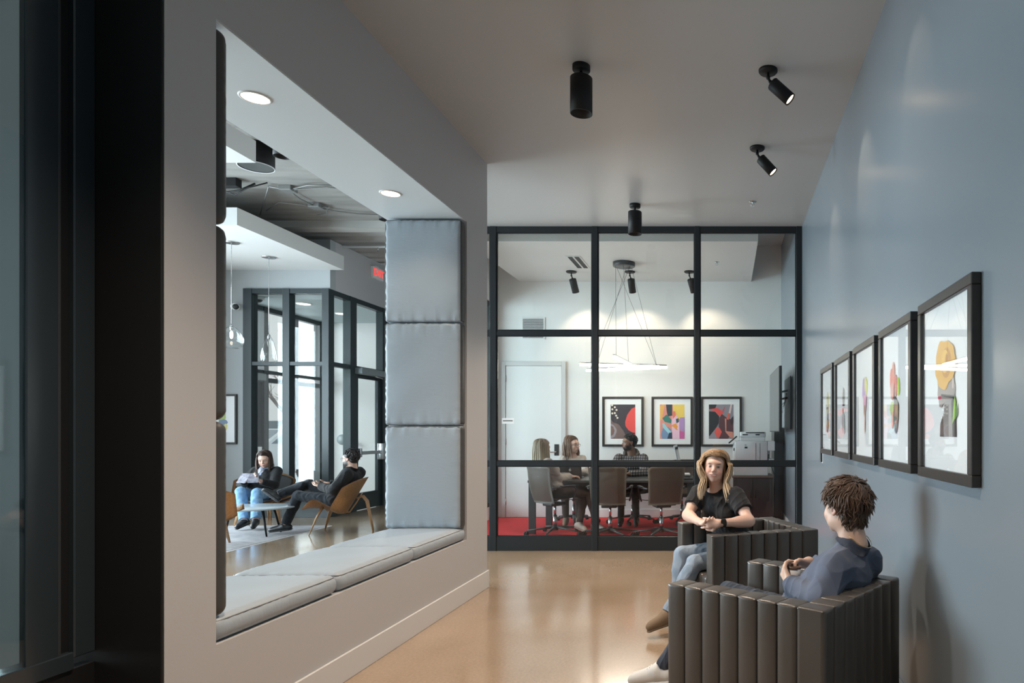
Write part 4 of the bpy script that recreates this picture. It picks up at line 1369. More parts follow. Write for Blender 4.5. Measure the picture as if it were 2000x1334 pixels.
# cameras
t = thing('bullet_camera', 'white and black security camera on the lobby wall beside the vestibule', 'security camera', (X(464, FY), FY, 3.36))
MB().lathe([(0.001, 0), (0.045, 0), (0.045, 0.02), (0.001, 0.02)], 20, Matrix.Rotation(PI / 2, 4, 'X')).build('mount', M['bright'], t)
MB().lathe([(0.001, 0), (0.05, 0.005), (0.05, 0.09), (0.001, 0.095)], 20, Matrix.Translation((-0.02, -0.03, 0)) @ Matrix.Rotation(PI / 2, 4, 'X') @ Matrix.Rotation(0.5, 4, 'Y')).build('body', M['bright'], t)
MB().ball((0.035, -0.09, -0.005), 0.045, 14, 10).build('lens', M['plastic_dark'], t)
t = thing('dome_camera', 'white dome security camera on the vestibule ceiling', 'security camera', (X(505, 11.3), 11.3, 3.66))
MB().lathe([(0.001, 0), (0.09, 0), (0.085, -0.05), (0.001, -0.05)], 20).build('housing', M['bright'], t)
MB().ball((0, 0, -0.05), (0.06, 0.06, 0.05), 16, 10).build('lens', M['plastic_dark'], t)
for i, (px, Y) in enumerate(((593, 11.9), (668, 12.9))):
    t = thing('vestibule_downlight', ['round flush lamp on the vestibule ceiling, behind the front glazing', 'round flush lamp on the vestibule ceiling, behind the side glazing'][i],
              'downlight', (X(px, Y) + (0 if i == 0 else 0.0), Y, 3.66), 0, 'vestibule ceiling lamps')
    MB().lathe([(0.10, -0.002), (0.12, -0.012), (0.128, 0)], 28).build('trim_ring', M['bright'], t)
    MB().lathe([(0.001, -0.008), (0.11, -0.010)], 28).build('diffuser', mat('flush_lamp_face', (1, .95, .9), 0.5, emit=((1.0, 0.86, 0.72), 4)), t)

# black ceiling cylinders in the lobby
Yc = 7.15
t = thing('ceiling_speaker', 'large black cylinder speaker hanging from the lobby slab behind the ceiling panel', 'speaker', (X(500, Yc), Yc, SC_Z))
MB().lathe([(0.001, 0), (0.172, 0), (0.172, -0.225), (0.165, -0.235), (0.155, -0.23)], 36).build('housing', M['matte'], t)
MB().lathe([(0.001, -0.220), (0.155, -0.23)], 36).build('grille', mat('speaker_mesh', (0.06, 0.065, 0.065), 0.6, metal=0.4, bump=(400, 0.5)), t)
MB().lathe([(0.163, -0.235), (0.172, -0.238), (0.174, -0.230)], 36).build('rim', M['plastic'], t)
for i, (px, py) in enumerate(((551, 306), (753, 430))):
    Y = (4.24 - EYE) * FPX / (842 - py)
    t = thing('cylinder_downlight', ['small black cylinder downlight on the lobby slab beside the large speaker', 'small black cylinder downlight on the lobby slab above the wall cushions'][i],
              'downlight', (X(px, Y), Y, SC_Z), 0, 'small black lobby downlights')
    MB().lathe([(0.001, 0), (0.082, 0), (0.082, -0.21), (0.076, -0.21), (0.074, -0.14)], 28).build('housing', M['matte'], t)
    MB().lathe([(0.001, -0.15), (0.075, -0.16)], 24).build('reflector', mat('copper_reflector', (0.40, 0.24, 0.16), 0.4, metal=0.6), t)

# conduit on the slab
def slab(px, py, dz=0.04):
    Y = (SC_Z - dz - EYE) * FPX / (842 - py)
    return Vector((X(px, Y), Y, SC_Z - dz))


t = thing('ceiling_conduit', 'metal conduit with two junction boxes running across the lobby slab', 'conduit', (0, 0, 0))
cm = mat('galvanised_conduit', (0.20, 0.20, 0.195), 0.5, metal=0.4)
runs = [[(525, 364), (563, 371), (640, 366), (700, 372)], [(525, 364), (508, 420)], [(563, 371), (585, 388), (618, 404)], [(563, 371), (600, 362), (680, 362)],
        [(618, 404), (590, 400), (545, 395), (520, 412)], [(618, 404), (650, 412), (700, 418), (760, 420)], [(618, 404), (640, 404), (638, 418), (620, 420)]]
for r in runs:
    MB().tube([slab(*p) for p in r], 0.009, 6).build('conduit_run', cm, t)
for p in ((563, 371), (618, 404)):
    c = slab(*p)
    MB().box(c - Vector((0.075, 0.075, 0.02)), c + Vector((0.075, 0.075, 0.04)), 0.004, 1).build('junction_box', cm, t)
t = thing('sprinkler_pipe', 'white sprinkler pipe with small heads below the ribbed deck', 'pipe', (0, 11.0, SC_Z - 0.02))
MB().cyl((-8, 0, 0), (-3.7, 0, 0), 0.022, seg=8).build('pipe', M['plastic'], t)
for x in (-6.95, -5.75, -4.6):
    MB().cyl((x, 0, 0), (x, 0, -0.07), 0.012, seg=8).lathe([(0.001, -0.07), (0.03, -0.075)], 12, Matrix.Translation((x, 0, 0))).build('sprinkler_head', M['chrome'], t)
t = thing('cable_tray', 'black cable bundle and bracket on the lobby slab behind the opening edge', 'cable', (X(447, 8.1), 8.1, SC_Z))
MB().box((-0.2, -0.05, -0.10), (0.12, 0.05, 0)).build('bracket', M['matte'], t)
MB().tube([(-0.3, 0, -0.09), (-0.1, 0.1, -0.13), (0.1, 0.05, -0.12), (0.25, 0.1, -0.02)], 0.012, 6).tube([(-0.3, 0.05, -0.05), (0.0, 0.1, -0.16), (0.2, 0.05, -0.09), (0.4, 0.1, -0.01)], 0.008, 6).build('loose_cable', M['rubber'], t)

# wall disc (door opener) seen through the side glazing
t = thing('door_stop_disc', 'round grey door holder on the vestibule wall beside the panic bar', 'door holder', (X(664, 13.95), 14.05, 1.20))
MB().lathe([(0.001, 0.05), (0.10, 0.05), (0.11, 0.03), (0.11, 0)], 24, Matrix.Rotation(PI / 2, 4, 'X')).build('disc', mat('grey_disc', (0.28, 0.33, 0.34), 0.4), t)
MB().tube([(0.1, -0.04, 0.03), (0.3, -0.1, -0.12)], 0.02, 8).build('lever', M['chrome'], t)


# ---------------------------------------------------------------- outside
def car(label, loc, rz, paint, s=1.0, tall=0):
    t = thing('parked_car', label, 'car', loc, rz)
    h = 1.45 + tall
    prof = [(-2.2, 0.3), (-2.25, 0.75), (-2.05, 0.95), (-1.3, 1.0), (-0.75, h), (0.9, h), (1.7, 1.05), (2.2, 0.98), (2.25, 0.6), (2.2, 0.3)]
    MB().prism([(x * s, z * s) for x, z in prof], -0.85, 0.85, 'y').build('body', paint, t)
    g = mat('car_window', (0.10, 0.13, 0.15), 0.1)
    for sgn in (-1, 1):
        MB().prism([(-1.15, 1.02), (-0.72, h - .08), (0.0, h - .08), (0.0, 1.02)], sgn * 0.855 - .005, sgn * 0.855 + .005, 'y').build('side_window', g, t)
        MB().prism([(0.08, 1.02), (0.08, h - .08), (0.85, h - .08), (1.5, 1.06)], sgn * 0.855 - .005, sgn * 0.855 + .005, 'y').build('side_window', g, t)
        for x in (-1.4, 1.4):
            MB().cyl((x, sgn * 0.72, 0.33), (x, sgn * 0.88, 0.33), 0.33, seg=20).build('wheel', M['rubber'], t)
    MB().prism([(-1.28, 1.01), (-0.80, h - .03), (-0.76, h - .03), (-1.24, 1.0)], -0.7, 0.7, 'y').build('rear_window', g, t)


car('silver car parked outside beyond the street glazing', (-13.3, 20.3, 0), 1.2, mat('silver_paint', (0.45, 0.48, 0.50), 0.3, metal=0.4))
car('white van parked farther off across the street', (-19.6, 29.5, 0), 1.4, mat('white_car_paint', (0.7, 0.7, 0.7), 0.3), tall=0.4)

t = thing('bare_tree', 'bare winter tree outside the street glazing', 'tree', (-15.0, 22.6, 0))
bark = mat('grey_bark', (0.20, 0.17, 0.16), 0.9)
MB().tube([(0, 0, 0), (0.03, 0, 1.2), (0.05, 0.02, 2.2)], [0.09, 0.07, 0.055], 8).build('trunk', bark, t)
rnd = random.Random(5)
bb = MB()
def limb(p, d, L, r, n):
    q = p + d * L
    mid = p.lerp(q, 0.5) + Vector((rnd.uniform(-1, 1), rnd.uniform(-1, 1), 0)) * L * 0.06
    bb.tube([p, mid, q], [r, r * 0.8, r * 0.55], 5)
    if n:
        for k in range(3 if n > 1 else 2):
            e = Vector((rnd.uniform(-1, 1), rnd.uniform(-1, 1), rnd.uniform(-0.3, 0.9))) * 0.65
            limb(p.lerp(q, rnd.uniform(0.5, 1)), (d + e).normalized(), L * rnd.uniform(0.5, 0.75), r * 0.55, n - 1)
for k in range(6):
    a = k * 1.05
    limb(Vector((0.05, 0.02, 1.5 + 0.13 * k)), Vector((math.cos(a) * 0.7, math.sin(a) * 0.7, 0.8)).normalized(), 0.9, 0.035, 3)
bb.build('branches', bark, t)
# ---------------------------------------------------------------- smooth-union field modelling for people
def V3(*a):
    return np.array(a[0] if len(a) == 1 else a, dtype=np.float64)


def nrm(v):
    v = np.asarray(v, float)
    return v / (np.linalg.norm(v) + 1e-12)


def frame(fwd, up):
    """columns: x = person's right, y = forward, z = up"""
    y = nrm(fwd)
    x = nrm(np.cross(y, up))
    z = np.cross(x, y)
    return np.stack([x, y, z], 1)


class Field:
    def __init__(self):
        self.p = []
        self.paint_ = []

    def cap(self, a, b, ra, rb=None, k=0.015, col=0, clip=None, flat=None):
        """tapered capsule; flat=(axis, factor) squashes the section along axis; clip=[(point, outward normal)]"""
        self.p.append(('c', V3(a), V3(b), ra, ra if rb is None else rb, flat, k, col, clip, 1))
        return self

    def ell(self, c, r, R=None, k=0.015, col=0, clip=None, sub=False):
        self.p.append(('e', V3(c), V3(r) if hasattr(r, '__len__') else V3(r, r, r), np.eye(3) if R is None else R, None, None, k, col, clip, -1 if sub else 1))
        return self

    def paint(self, c, r, col, R=None, soft=0.25):
        self.paint_.append((V3(c), V3(r) if hasattr(r, '__len__') else V3(r, r, r), np.eye(3) if R is None else R, col, soft))
        return self

    def _bb(self, q):
        if q[0] == 'c':
            r = max(q[3], q[4])
            lo, hi = np.minimum(q[1], q[2]) - r, np.maximum(q[1], q[2]) + r
        else:
            e = np.sqrt(((q[3] * q[2][None, :]) ** 2).sum(1))
            lo, hi = q[1] - e, q[1] + e
        return lo, hi

    def _d(self, q, x, y, z):
        if q[0] == 'c':
            a, ab = q[1], q[2] - q[1]
            px, py, pz = x - a[0], y - a[1], z - a[2]
            L = max(1e-9, ab @ ab)
            t = np.clip((px * ab[0] + py * ab[1] + pz * ab[2]) / L, 0, 1)
            dx, dy, dz = px - t * ab[0], py - t * ab[1], pz - t * ab[2]
            d2 = dx * dx + dy * dy + dz * dz
            if q[5] is not None:
                ax, f = nrm(q[5][0]), q[5][1]
                s = dx * ax[0] + dy * ax[1] + dz * ax[2]
                d2 = d2 + s * s * (1 / f ** 2 - 1)
            d = np.sqrt(d2) - (q[3] + t * (q[4] - q[3]))
            if q[5] is not None:
                d = d * 0.8
        else:
            R, r = q[3], q[2]
            px, py, pz = x - q[1][0], y - q[1][1], z - q[1][2]
            u = (px * R[0, 0] + py * R[1, 0] + pz * R[2, 0]) / r[0]
            v = (px * R[0, 1] + py * R[1, 1] + pz * R[2, 1]) / r[1]
            w = (px * R[0, 2] + py * R[1, 2] + pz * R[2, 2]) / r[2]
            k0 = np.sqrt(u * u + v * v + w * w) + 1e-9
            k1 = np.sqrt((u / r[0]) ** 2 + (v / r[1]) ** 2 + (w / r[2]) ** 2) + 1e-9
            d = k0 * (k0 - 1) / k1
        if q[8]:
            for p0, n in q[8]:
                n = nrm(n)
                d = np.maximum(d, (x - p0[0]) * n[0] + (y - p0[1]) * n[1] + (z - p0[2]) * n[2])
        return d

    def mesh(self, name, h, mats, cols=None, parent=None, fold=None, T=None):
        los, his = zip(*[self._bb(q) for q in self.p if q[9] > 0])
        lo = np.min(los, 0) - 3 * h - 0.01
        hi = np.max(his, 0) + 3 * h + 0.01
        n = np.ceil((hi - lo) / h).astype(int) + 1
        F = np.full(tuple(n), 1.0, dtype=np.float32)
        ax = [lo[i] + h * np.arange(n[i]) for i in range(3)]
        for q in self.p:
            a, b = self._bb(q)
            m = q[6] + 2.5 * h
            i0 = np.maximum(0, np.floor((a - m - lo) / h).astype(int))
            i1 = np.minimum(n, np.ceil((b + m - lo) / h).astype(int) + 1)
            if (i1 <= i0).any():
                continue
            sl = tuple(slice(i0[i], i1[i]) for i in range(3))
            x = ax[0][sl[0]][:, None, None].astype(np.float32)
            y = ax[1][sl[1]][None, :, None].astype(np.float32)
            z = ax[2][sl[2]][None, None, :].astype(np.float32)
            d = self._d(q, x, y, z).astype(np.float32)
            f = F[sl]
            k = max(q[6], 1e-4)
            if q[9] > 0:
                hh = np.clip(0.5 + 0.5 * (f - d) / k, 0, 1)
                F[sl] = f * (1 - hh) + d * hh - k * hh * (1 - hh)
            else:
                d = -d
                hh = np.clip(0.5 - 0.5 * (f - d) / k, 0, 1)
                F[sl] = f * (1 - hh) + d * hh + k * hh * (1 - hh)
        S = F < 0
        nx, ny, nz = n
        nc = nx * ny * nz
        acc = np.zeros((nc, 3), np.float32)
        cnt = np.zeros(nc, np.float32)
        quads = []
        str_ = (ny * nz, nz, 1)
        for a in range(3):
            sl0 = [slice(None)] * 3
            sl1 = [slice(None)] * 3
            sl0[a] = slice(0, -1)
            sl1[a] = slice(1, None)
            idx = np.argwhere(S[tuple(sl0)] != S[tuple(sl1)])
            if not len(idx):
                continue
            b, c = (a + 1) % 3, (a + 2) % 3
            idx = idx[(idx[:, b] > 0) & (idx[:, c] > 0)]
            i1 = idx.copy()
            i1[:, a] += 1
            f0 = F[idx[:, 0], idx[:, 1], idx[:, 2]]
            f1 = F[i1[:, 0], i1[:, 1], i1[:, 2]]
            t = f0 / (f0 - f1)
            P = idx.astype(np.float32)
            P[:, a] += t
            base = idx[:, 0] * str_[0] + idx[:, 1] * str_[1] + idx[:, 2]
            cs = [base, base - str_[b], base - str_[b] - str_[c], base - str_[c]]
            for cc in cs:
                np.add.at(acc, cc, P)
                np.add.at(cnt, cc, 1)
            flip = f0 > 0
            q = np.stack(cs, 1)
            q[flip] = q[flip][:, ::-1]
            quads.append(q)
        Q = np.concatenate(quads)
        used = np.unique(Q)
        remap = np.zeros(nc, np.int64)
        remap[used] = np.arange(len(used))
        verts = acc[used] / cnt[used][:, None] * h + lo
        Q = remap[Q]
        # one light smoothing pass over quad neighbours
        for _ in range(1):
            s = np.zeros_like(verts)
            c = np.zeros(len(verts))
            for e in range(4):
                i, j = Q[:, e], Q[:, (e + 1) % 4]
                np.add.at(s, i, verts[j])
                np.add.at(c, i, 1)
                np.add.at(s, j, verts[i])
                np.add.at(c, j, 1)
            verts = verts * 0.5 + 0.5 * s / np.maximum(c, 1)[:, None]
        e1 = verts[Q[:, 2]] - verts[Q[:, 0]]
        e2 = verts[Q[:, 3]] - verts[Q[:, 1]]
        fn = np.cross(e1, e2)
        N = np.zeros_like(verts)
        for e in range(4):
            np.add.at(N, Q[:, e], fn)
        N /= np.linalg.norm(N, axis=1, keepdims=True) + 1e-12
        if fold is not None:
            verts = verts + N * fold(verts)[:, None]
        if T is not None:
            verts = verts @ T[:3, :3].T + T[:3, 3]
        me = bpy.data.meshes.new(name)
        me.vertices.add(len(verts))
        me.vertices.foreach_set('co', verts.astype(np.float32).ravel())
        me.loops.add(len(Q) * 4)
        me.loops.foreach_set('vertex_index', Q.astype(np.int32).ravel())
        me.polygons.add(len(Q))
        me.polygons.foreach_set('loop_start', np.arange(0, len(Q) * 4, 4, dtype=np.int32))
        me.polygons.foreach_set('loop_total', np.full(len(Q), 4, dtype=np.int32))
        me.polygons.foreach_set('use_smooth', np.ones(len(Q), dtype=bool))
        me.update(calc_edges=True)
        if cols is not None:
            W = np.zeros(len(verts))
            C = np.zeros((len(verts), 3))
            vv = acc[used] / cnt[used][:, None] * h + lo
            x, y, z = vv[:, 0], vv[:, 1], vv[:, 2]
            for q in self.p:
                if q[9] < 0:
                    continue
                d = self._d(q, x, y, z)
                w = np.exp(-np.maximum(d, -0.01) / 0.004)
                C += w[:, None] * np.array(cols[q[7]])[None, :]
                W += w
            C /= W[:, None] + 1e-30
            for c0, r, R, col, soft in self.paint_:
                p = (vv - c0) @ R / r
                d = np.linalg.norm(p, axis=1)
                w = np.clip((1 + soft - d) / (2 * soft), 0, 1)
                C = C * (1 - w[:, None]) + w[:, None] * np.array(col)[None, :]
            at = me.color_attributes.new('Col', 'FLOAT_COLOR', 'POINT')
            at.data.foreach_set('color', np.concatenate([C, np.ones((len(C), 1))], 1).astype(np.float32).ravel())
        return link(name, me, mats, parent)


def folds(amp, s=1.0, seed=0, dirs=None):
    """soft drape plus sharper, elongated creases"""
    r = np.random.RandomState(seed)
    K = r.normal(size=(6, 3)) * np.array([26, 26, 17]) * s
    K[3:] *= 1.9
    ph = r.uniform(0, 6.28, 6)
    G = r.normal(size=(6, 3)) * 9 * s

    def f(v):
        w = 0.035 * np.sin(v[:, [1, 2, 0]] * 17 * s + ph[:3]) + 0.018 * np.sin(v[:, [2, 0, 1]] * 37 * s + ph[3:])
        u = v + w
        o = 0
        for i in range(6):
            gate = np.clip(0.5 + np.sin(u @ G[i] + ph[i] * 2), 0, 1)
            o = o + (1 - 1.6 * np.abs(np.sin(u @ K[i] + ph[i])) ** 0.6) * gate * (1.0 if i < 3 else 0.5)
        return amp * o / 1.6
    return f


SKIN = dict(fair=(0.60, 0.36, 0.27), light=(0.56, 0.33, 0.24), brown=(0.19, 0.095, 0.06))
skin_m = mat('skin', (0.6, 0.4, 0.3), 0.48, vcol=True, bump=(220, 0.05))
MATS['skin'].node_tree.nodes['Principled BSDF'].inputs['Subsurface Weight'].default_value = 0.08
MATS['skin'].node_tree.nodes['Principled BSDF'].inputs['Subsurface Radius'].default_value = (0.012, 0.005, 0.003)
hair_m = mat('hair', (0.1, 0.07, 0.05), 0.42, vcol=True, spec=0.4)


def cloth(name, c, c2=None, rough=0.85, b=500, sc=30, vc=False):
    return mat(name, c, rough, bump=(b, 0.25), vary=(sc, c2) if c2 else None, spec=0.25, sheen=0.1, vcol=vc)


def head_prims(F, c, R, s=1.0, skin=0, female=True, smile=False, looking=(0, 0), paint=True, beard=None, brow=(0.12, 0.07, 0.05), tone=(0.6, 0.36, 0.27), eye=(0.10, 0.16, 0.2)):
    """c: centre of head at eye level. R: frame columns right, forward, up."""
    c = V3(c)
    P = lambda x, y, z: c + s * (R @ V3(x, y, z))
    E = lambda x, y, z, a, b_, d, k=0.012, **kw: F.ell(P(x, y, z), (a * s, b_ * s, d * s), R, k=k * s, col=skin, **kw)
    E(0, -0.018, 0.035, 0.074, 0.093, 0.082, 0.01)
    E(0, 0.022, -0.008, 0.064, 0.066, 0.082, 0.03)
    E(0, 0.030, -0.058, 0.048 if female else 0.054, 0.052, 0.048, 0.03)
    E(0, 0.062, -0.094, 0.019 if female else 0.024, 0.017, 0.016, 0.022)       # chin
    for x in (-1, 1):
        E(x * 0.045, 0.012, -0.066, 0.016, 0.034, 0.026, 0.03)                     # jaw corner
        E(x * 0.038, 0.060, -0.030, 0.020, 0.018, 0.019, 0.022)                    # cheek
        if smile:
            E(x * 0.036, 0.069, -0.040, 0.015, 0.012, 0.013, 0.012)
    E(0, 0.070, 0.030, 0.048, 0.016, 0.012, 0.025)                                 # brow ridge
    for x in (-1, 1):
        E(x * 0.031, 0.094, 0.004, 0.017, 0.014, 0.012, 0.012, sub=True)           # sockets
    for x in (-1, 1):
        E(x * 0.031, 0.0725, 0.002, 0.0125, 0.0125, 0.0115, 0.003)                 # eyeballs and lids
    F.cap(P(0, 0.082, 0.014), P(0, 0.103, -0.024), 0.0065 * s, 0.0098 * s, k=0.010 * s, col=skin)
    for x in (-1, 1):
        E(x * 0.0105, 0.094, -0.029, 0.0075, 0.009, 0.0065, 0.006)
    zm = -0.059
    w = 0.029 if smile else 0.022
    E(0, 0.080, zm, w + 0.002, 0.014, 0.016, 0.012)
    for x in (-0.4, 0.4):
        E(x * w, 0.0925, zm + 0.0055, w * 0.62, 0.006, 0.0042, 0.004)
    E(0, 0.0905, zm - 0.007, w * 0.78, 0.0075, 0.0055, 0.004)
    if smile:
        for x in (-1, 1):
            E(x * w * 0.9, 0.082, zm + 0.006, 0.007, 0.007, 0.005, 0.006)
    E(0, 0.099, zm - 0.001 + (-0.002 if smile else 0), w * 0.85, 0.007, 0.0016 if not smile else 0.003, 0.002, sub=True)
    for x in (-1, 1):                                                              # ears
        Re = R @ np.array([[1, 0.0, 0.0], [0, 0.97, -0.25], [0, 0.25, 0.97]])
        F.ell(P(x * 0.076, -0.012, -0.004), (0.008 * s, 0.018 * s, 0.031 * s), Re, k=0.006 * s, col=skin)
        F.ell(P(x * 0.081, -0.010, -0.002), (0.005 * s, 0.010 * s, 0.018 * s), Re, k=0.004 * s, col=skin, sub=True)
    if paint:
        t = np.array(tone)
        red = np.clip(t * np.array([1.05, 0.86, 0.86]), 0, 1)
        for x in (-1, 1):
            F.paint(P(x * 0.042, 0.075, -0.034), (0.022 * s, 0.02 * s, 0.018 * s), red, R, 0.7)
            F.paint(P(x * 0.078, -0.012, 0.0), (0.012 * s, 0.022 * s, 0.034 * s), red, R, 0.4)
        F.paint(P(0, 0.108, -0.026), (0.012 * s,) * 3, red, R, 0.6)
        if beard is not None:
            F.paint(P(0, 0.07, -0.092), (0.052 * s, 0.05 * s, 0.034 * s), beard, R, 0.25)
            for x in (-1, 1):
                F.paint(P(x * 0.058, 0.03, -0.07), (0.022 * s, 0.045 * s, 0.040 * s), beard, R, 0.25)
                F.paint(P(x * 0.064, 0.005, -0.03), (0.014 * s, 0.016 * s, 0.035 * s), beard, R, 0.3)
            F.paint(P(0, 0.10, -0.045), (0.026 * s, 0.014 * s, 0.006 * s), beard, R, 0.3)
        lip = t * np.array([0.88, 0.50, 0.52])
        F.paint(P(0, 0.094, zm - 0.001), (w * 1.05 * s, 0.012 * s, 0.011 * s), lip, R, 0.2)
        if smile:
            F.paint(P(0, 0.096, zm + 0.000), (w * 0.80 * s, 0.012 * s, 0.0034 * s), (0.70, 0.66, 0.62), R, 0.3)
            for x in (-1, 1):
                F.paint(P(x * w * 0.95, 0.086, zm + 0.005), (0.007 * s, 0.012 * s, 0.004 * s), lip, R, 0.3)
        for x in (-1, 1):
            F.paint(P(x * 0.031, 0.084, 0.002), (0.0155 * s, 0.010 * s, 0.0075 * s), t * 0.45, R, 0.35)
            F.paint(P(x * 0.031, 0.085, 0.0015), (0.0105 * s, 0.008 * s, 0.0034 * s), (0.42, 0.40, 0.38), R, 0.2)
            F.paint(P(x * 0.031 + looking[0], 0.086, 0.0015 + looking[1]), (0.0052 * s, 0.008 * s, 0.0050 * s), eye, R, 0.25)
            F.paint(P(x * 0.031, 0.086, 0.0065), (0.0135 * s, 0.010 * s, 0.0018 * s), (0.05, 0.03, 0.03), R, 0.3)
            F.paint(P(x * 0.033, 0.086, 0.022), (0.016 * s, 0.016 * s, 0.0026 * s), brow, R, 0.35)
    return P


def hand_prims(F, w, d, n, side, curl=0.35, s=1.0, col=0, spread=0.10, thumb=0.5, curls=None):
    """w wrist, d direction of fingers, n palm normal, side=+1 if thumb lies along cross(d, n)"""
    w, d, n = V3(w), nrm(d), V3(n)
    n = nrm(n - d * (n @ d))
    a = np.cross(d, n) * side
    F.ell(w + d * 0.012 * s, (0.026 * s, 0.02 * s, 0.02 * s), frame(a, n), k=0.02, col=col)
    base = []
    for i in range(4):
        o = 0.029 - 0.0195 * i
        kn = w + (d * (0.088 - 0.004 * abs(i - 1.2)) + a * o + n * (-0.003 * abs(i - 1.5))) * s
        F.cap(w + (d * 0.02 + a * o * 0.55) * s, kn, 0.0125 * s, 0.0098 * s, k=0.014, col=col)
        base.append((kn, o))
    L = [0.072, 0.080, 0.074, 0.058]
    for i, (kn, o) in enumerate(base):
        c = (curls[i] if curls else curl)
        dd = nrm(d + a * (spread * (1.2 - i) * 0.8))
        p = kn
        r = [0.0092, 0.0085, 0.0078, 0.0066]
        ang = 0
        for j, fr in enumerate((0.46, 0.30, 0.24)):
            ang += c * (0.9 if j == 0 else 1.15)
            v = dd * math.cos(ang) + n * math.sin(ang)
            q = p + v * L[i] * fr * s
            F.cap(p, q, r[j] * s, r[j + 1] * s, k=0.004, col=col)
            p = q
        F.paint(p - (n * math.cos(ang) - dd * math.sin(ang)) * 0.006 * s, (0.005 * s,) * 3, (0.68, 0.42, 0.36), None, 0.4)
    p = w + (d * 0.022 + a * 0.020 + n * 0.006) * s
    q = p + (nrm(d * 0.62 + a * 0.75 + n * 0.25) * 0.042) * s
    F.cap(p, q, 0.0155 * s, 0.0115 * s, k=0.014, col=col)
    v = nrm(d * 0.85 + a * (0.45 - thumb) + n * (0.2 + thumb * 0.6))
    q2 = q + v * 0.032 * s
    F.cap(q, q2, 0.0112 * s, 0.0098 * s, k=0.006, col=col)
    v2 = nrm(v + n * 0.25 * thumb - a * 0.2 * thumb)
    F.cap(q2, q2 + v2 * 0.024 * s, 0.0098 * s, 0.0078 * s, k=0.005, col=col)


def limb(F, a, b, ra, rb, bulge=0.0, bf=0.35, off=None, k=0.02, col=0, clip=None):
    a, b = V3(a), V3(b)
    F.cap(a, b, ra, rb, k=k, col=col, clip=clip)
    if bulge:
        m = a + (b - a) * bf
        if off is not None:
            m = m + V3(off)
        ax = nrm(b - a)
        R = frame(ax, [0.13, 0.2, 0.9] if abs(ax[2]) < 0.9 else [1, 0, 0])
        F.ell(m, (bulge, np.linalg.norm(b - a) * 0.30, bulge), R, k=0.03, col=col, clip=clip)


def torso_prims(F, J, g=0.0, female=True, k=0.05, col=0, clip=None):
    """J: hipL hipR chest neck shL shR (+fwd); g: growth for clothes"""
    hl, hr, shl, shr, neck = (V3(J[x]) for x in ('hipL', 'hipR', 'shL', 'shR', 'neck'))
    pel = (hl + hr) / 2
    sc = (shl + shr) / 2
    up = nrm(sc - pel)
    rt = nrm(shr - shl)
    fw = np.cross(up, rt)
    fw = nrm(fw)
    R = np.stack([rt, fw, up], 1)
    L = np.linalg.norm(sc - pel)
    wsh = np.linalg.norm(shr - shl)
    kw = dict(k=k, col=col, clip=clip)
    F.ell(pel + up * 0.03, (0.165 + g, 0.115 + g, 0.12 + g), R, **kw)
    F.ell(pel + up * L * 0.38 + fw * 0.005, ((0.125 if female else 0.15) + g, 0.098 + g, 0.15 + g), R, **kw)
    F.ell(pel + up * L * 0.70 + fw * 0.0, ((0.135 if female else 0.165) + g, 0.105 + g, 0.15 + g), R, **kw)
    F.ell(sc - up * 0.045, (wsh * 0.40 + g * 0.6, 0.076 + g, 0.060 + g * 0.6), R, **kw)
    if female:
        for x in (-1, 1):
            F.ell(pel + up * L * 0.70 + fw * 0.082 + rt * x * 0.065, (0.058 + g, 0.052 + g, 0.058 + g), R, k=0.035, col=col, clip=clip)
    for s_ in (shl, shr):
        F.cap(neck - up * 0.03, s_ - up * 0.008, 0.042 + g * 0.5, 0.040 + g * 0.4, k=0.035, col=col, clip=clip)
    return R, pel, sc, up, fw, rt


def shoe(F, ankle, toe, sole_n=(0, 0, 1), col=0, r=0.038, k=0.015):
    a, t = V3(ankle), V3(toe)
    d = nrm(t - a)
    n = nrm(V3(sole_n) - d * (V3(sole_n) @ d))
    heel = a - d * 0.045 - n * 0.045
    F.cap(a, heel + n * 0.02, r + 0.004, r - 0.003, k=k, col=col)
    F.cap(heel + n * 0.005, t - d * 0.03 + n * 0.0, r - 0.005, r - 0.006, k=0.03, col=col, flat=(n, 0.85))
    F.cap(a + d * 0.02, t - d * 0.06 + n * 0.005, r, r - 0.010, k=0.03, col=col)


def tube_locks(name, locks, mats, parent, seg=5, tp=2.5):
    """locks: list of (points Nx3, radius, colour root, colour tip, flatness)"""
    V, Fc, C = [], [], []
    base = 0
    for pts, rad, c0, c1, fl in locks:
        pts = np.asarray(pts, float)
        n = len(pts)
        t = np.gradient(pts, axis=0)
        t /= np.linalg.norm(t, axis=1, keepdims=True) + 1e-12
        up = np.array([0.3, 0.2, 1.0]) if abs(t[0, 2]) < 0.85 else np.array([1.0, 0.1, 0.1])
        for i in range(n):
            x = np.cross(t[i], up)
            x /= np.linalg.norm(x) + 1e-12
            y = np.cross(x, t[i])
            up = y
            u = i / (n - 1)
            r = rad * (min(1, 0.45 + 2.5 * u) * (1 - u ** tp) + 0.06)
            for k in range(seg):
                a = 2 * PI * k / seg
                V.append(pts[i] + (x * math.cos(a) + y * math.sin(a) * fl) * r)
                C.append((*(np.array(c0) * (1 - u) + np.array(c1) * u), 1))
        for i in range(n - 1):
            for k in range(seg):
                a, b = base + i * seg + k, base + i * seg + (k + 1) % seg
                Fc.append((a, b, b + seg, a + seg))
        base += n * seg
    me = bpy.data.meshes.new(name)
    me.from_pydata([tuple(v) for v in V], [], Fc)
    me.polygons.foreach_set('use_smooth', [True] * len(Fc))
    at = me.color_attributes.new('Col', 'FLOAT_COLOR', 'POINT')
    at.data.foreach_set('color', np.array(C, np.float32).ravel())
    me.update()
    return me


def person(label, loc, cat='person'):
    return thing('person', label, cat, loc)


def vary_col(c, r, a=0.25):
    k = 1 + r.uniform(-a, a)
    return tuple(min(1, x * k) for x in c)


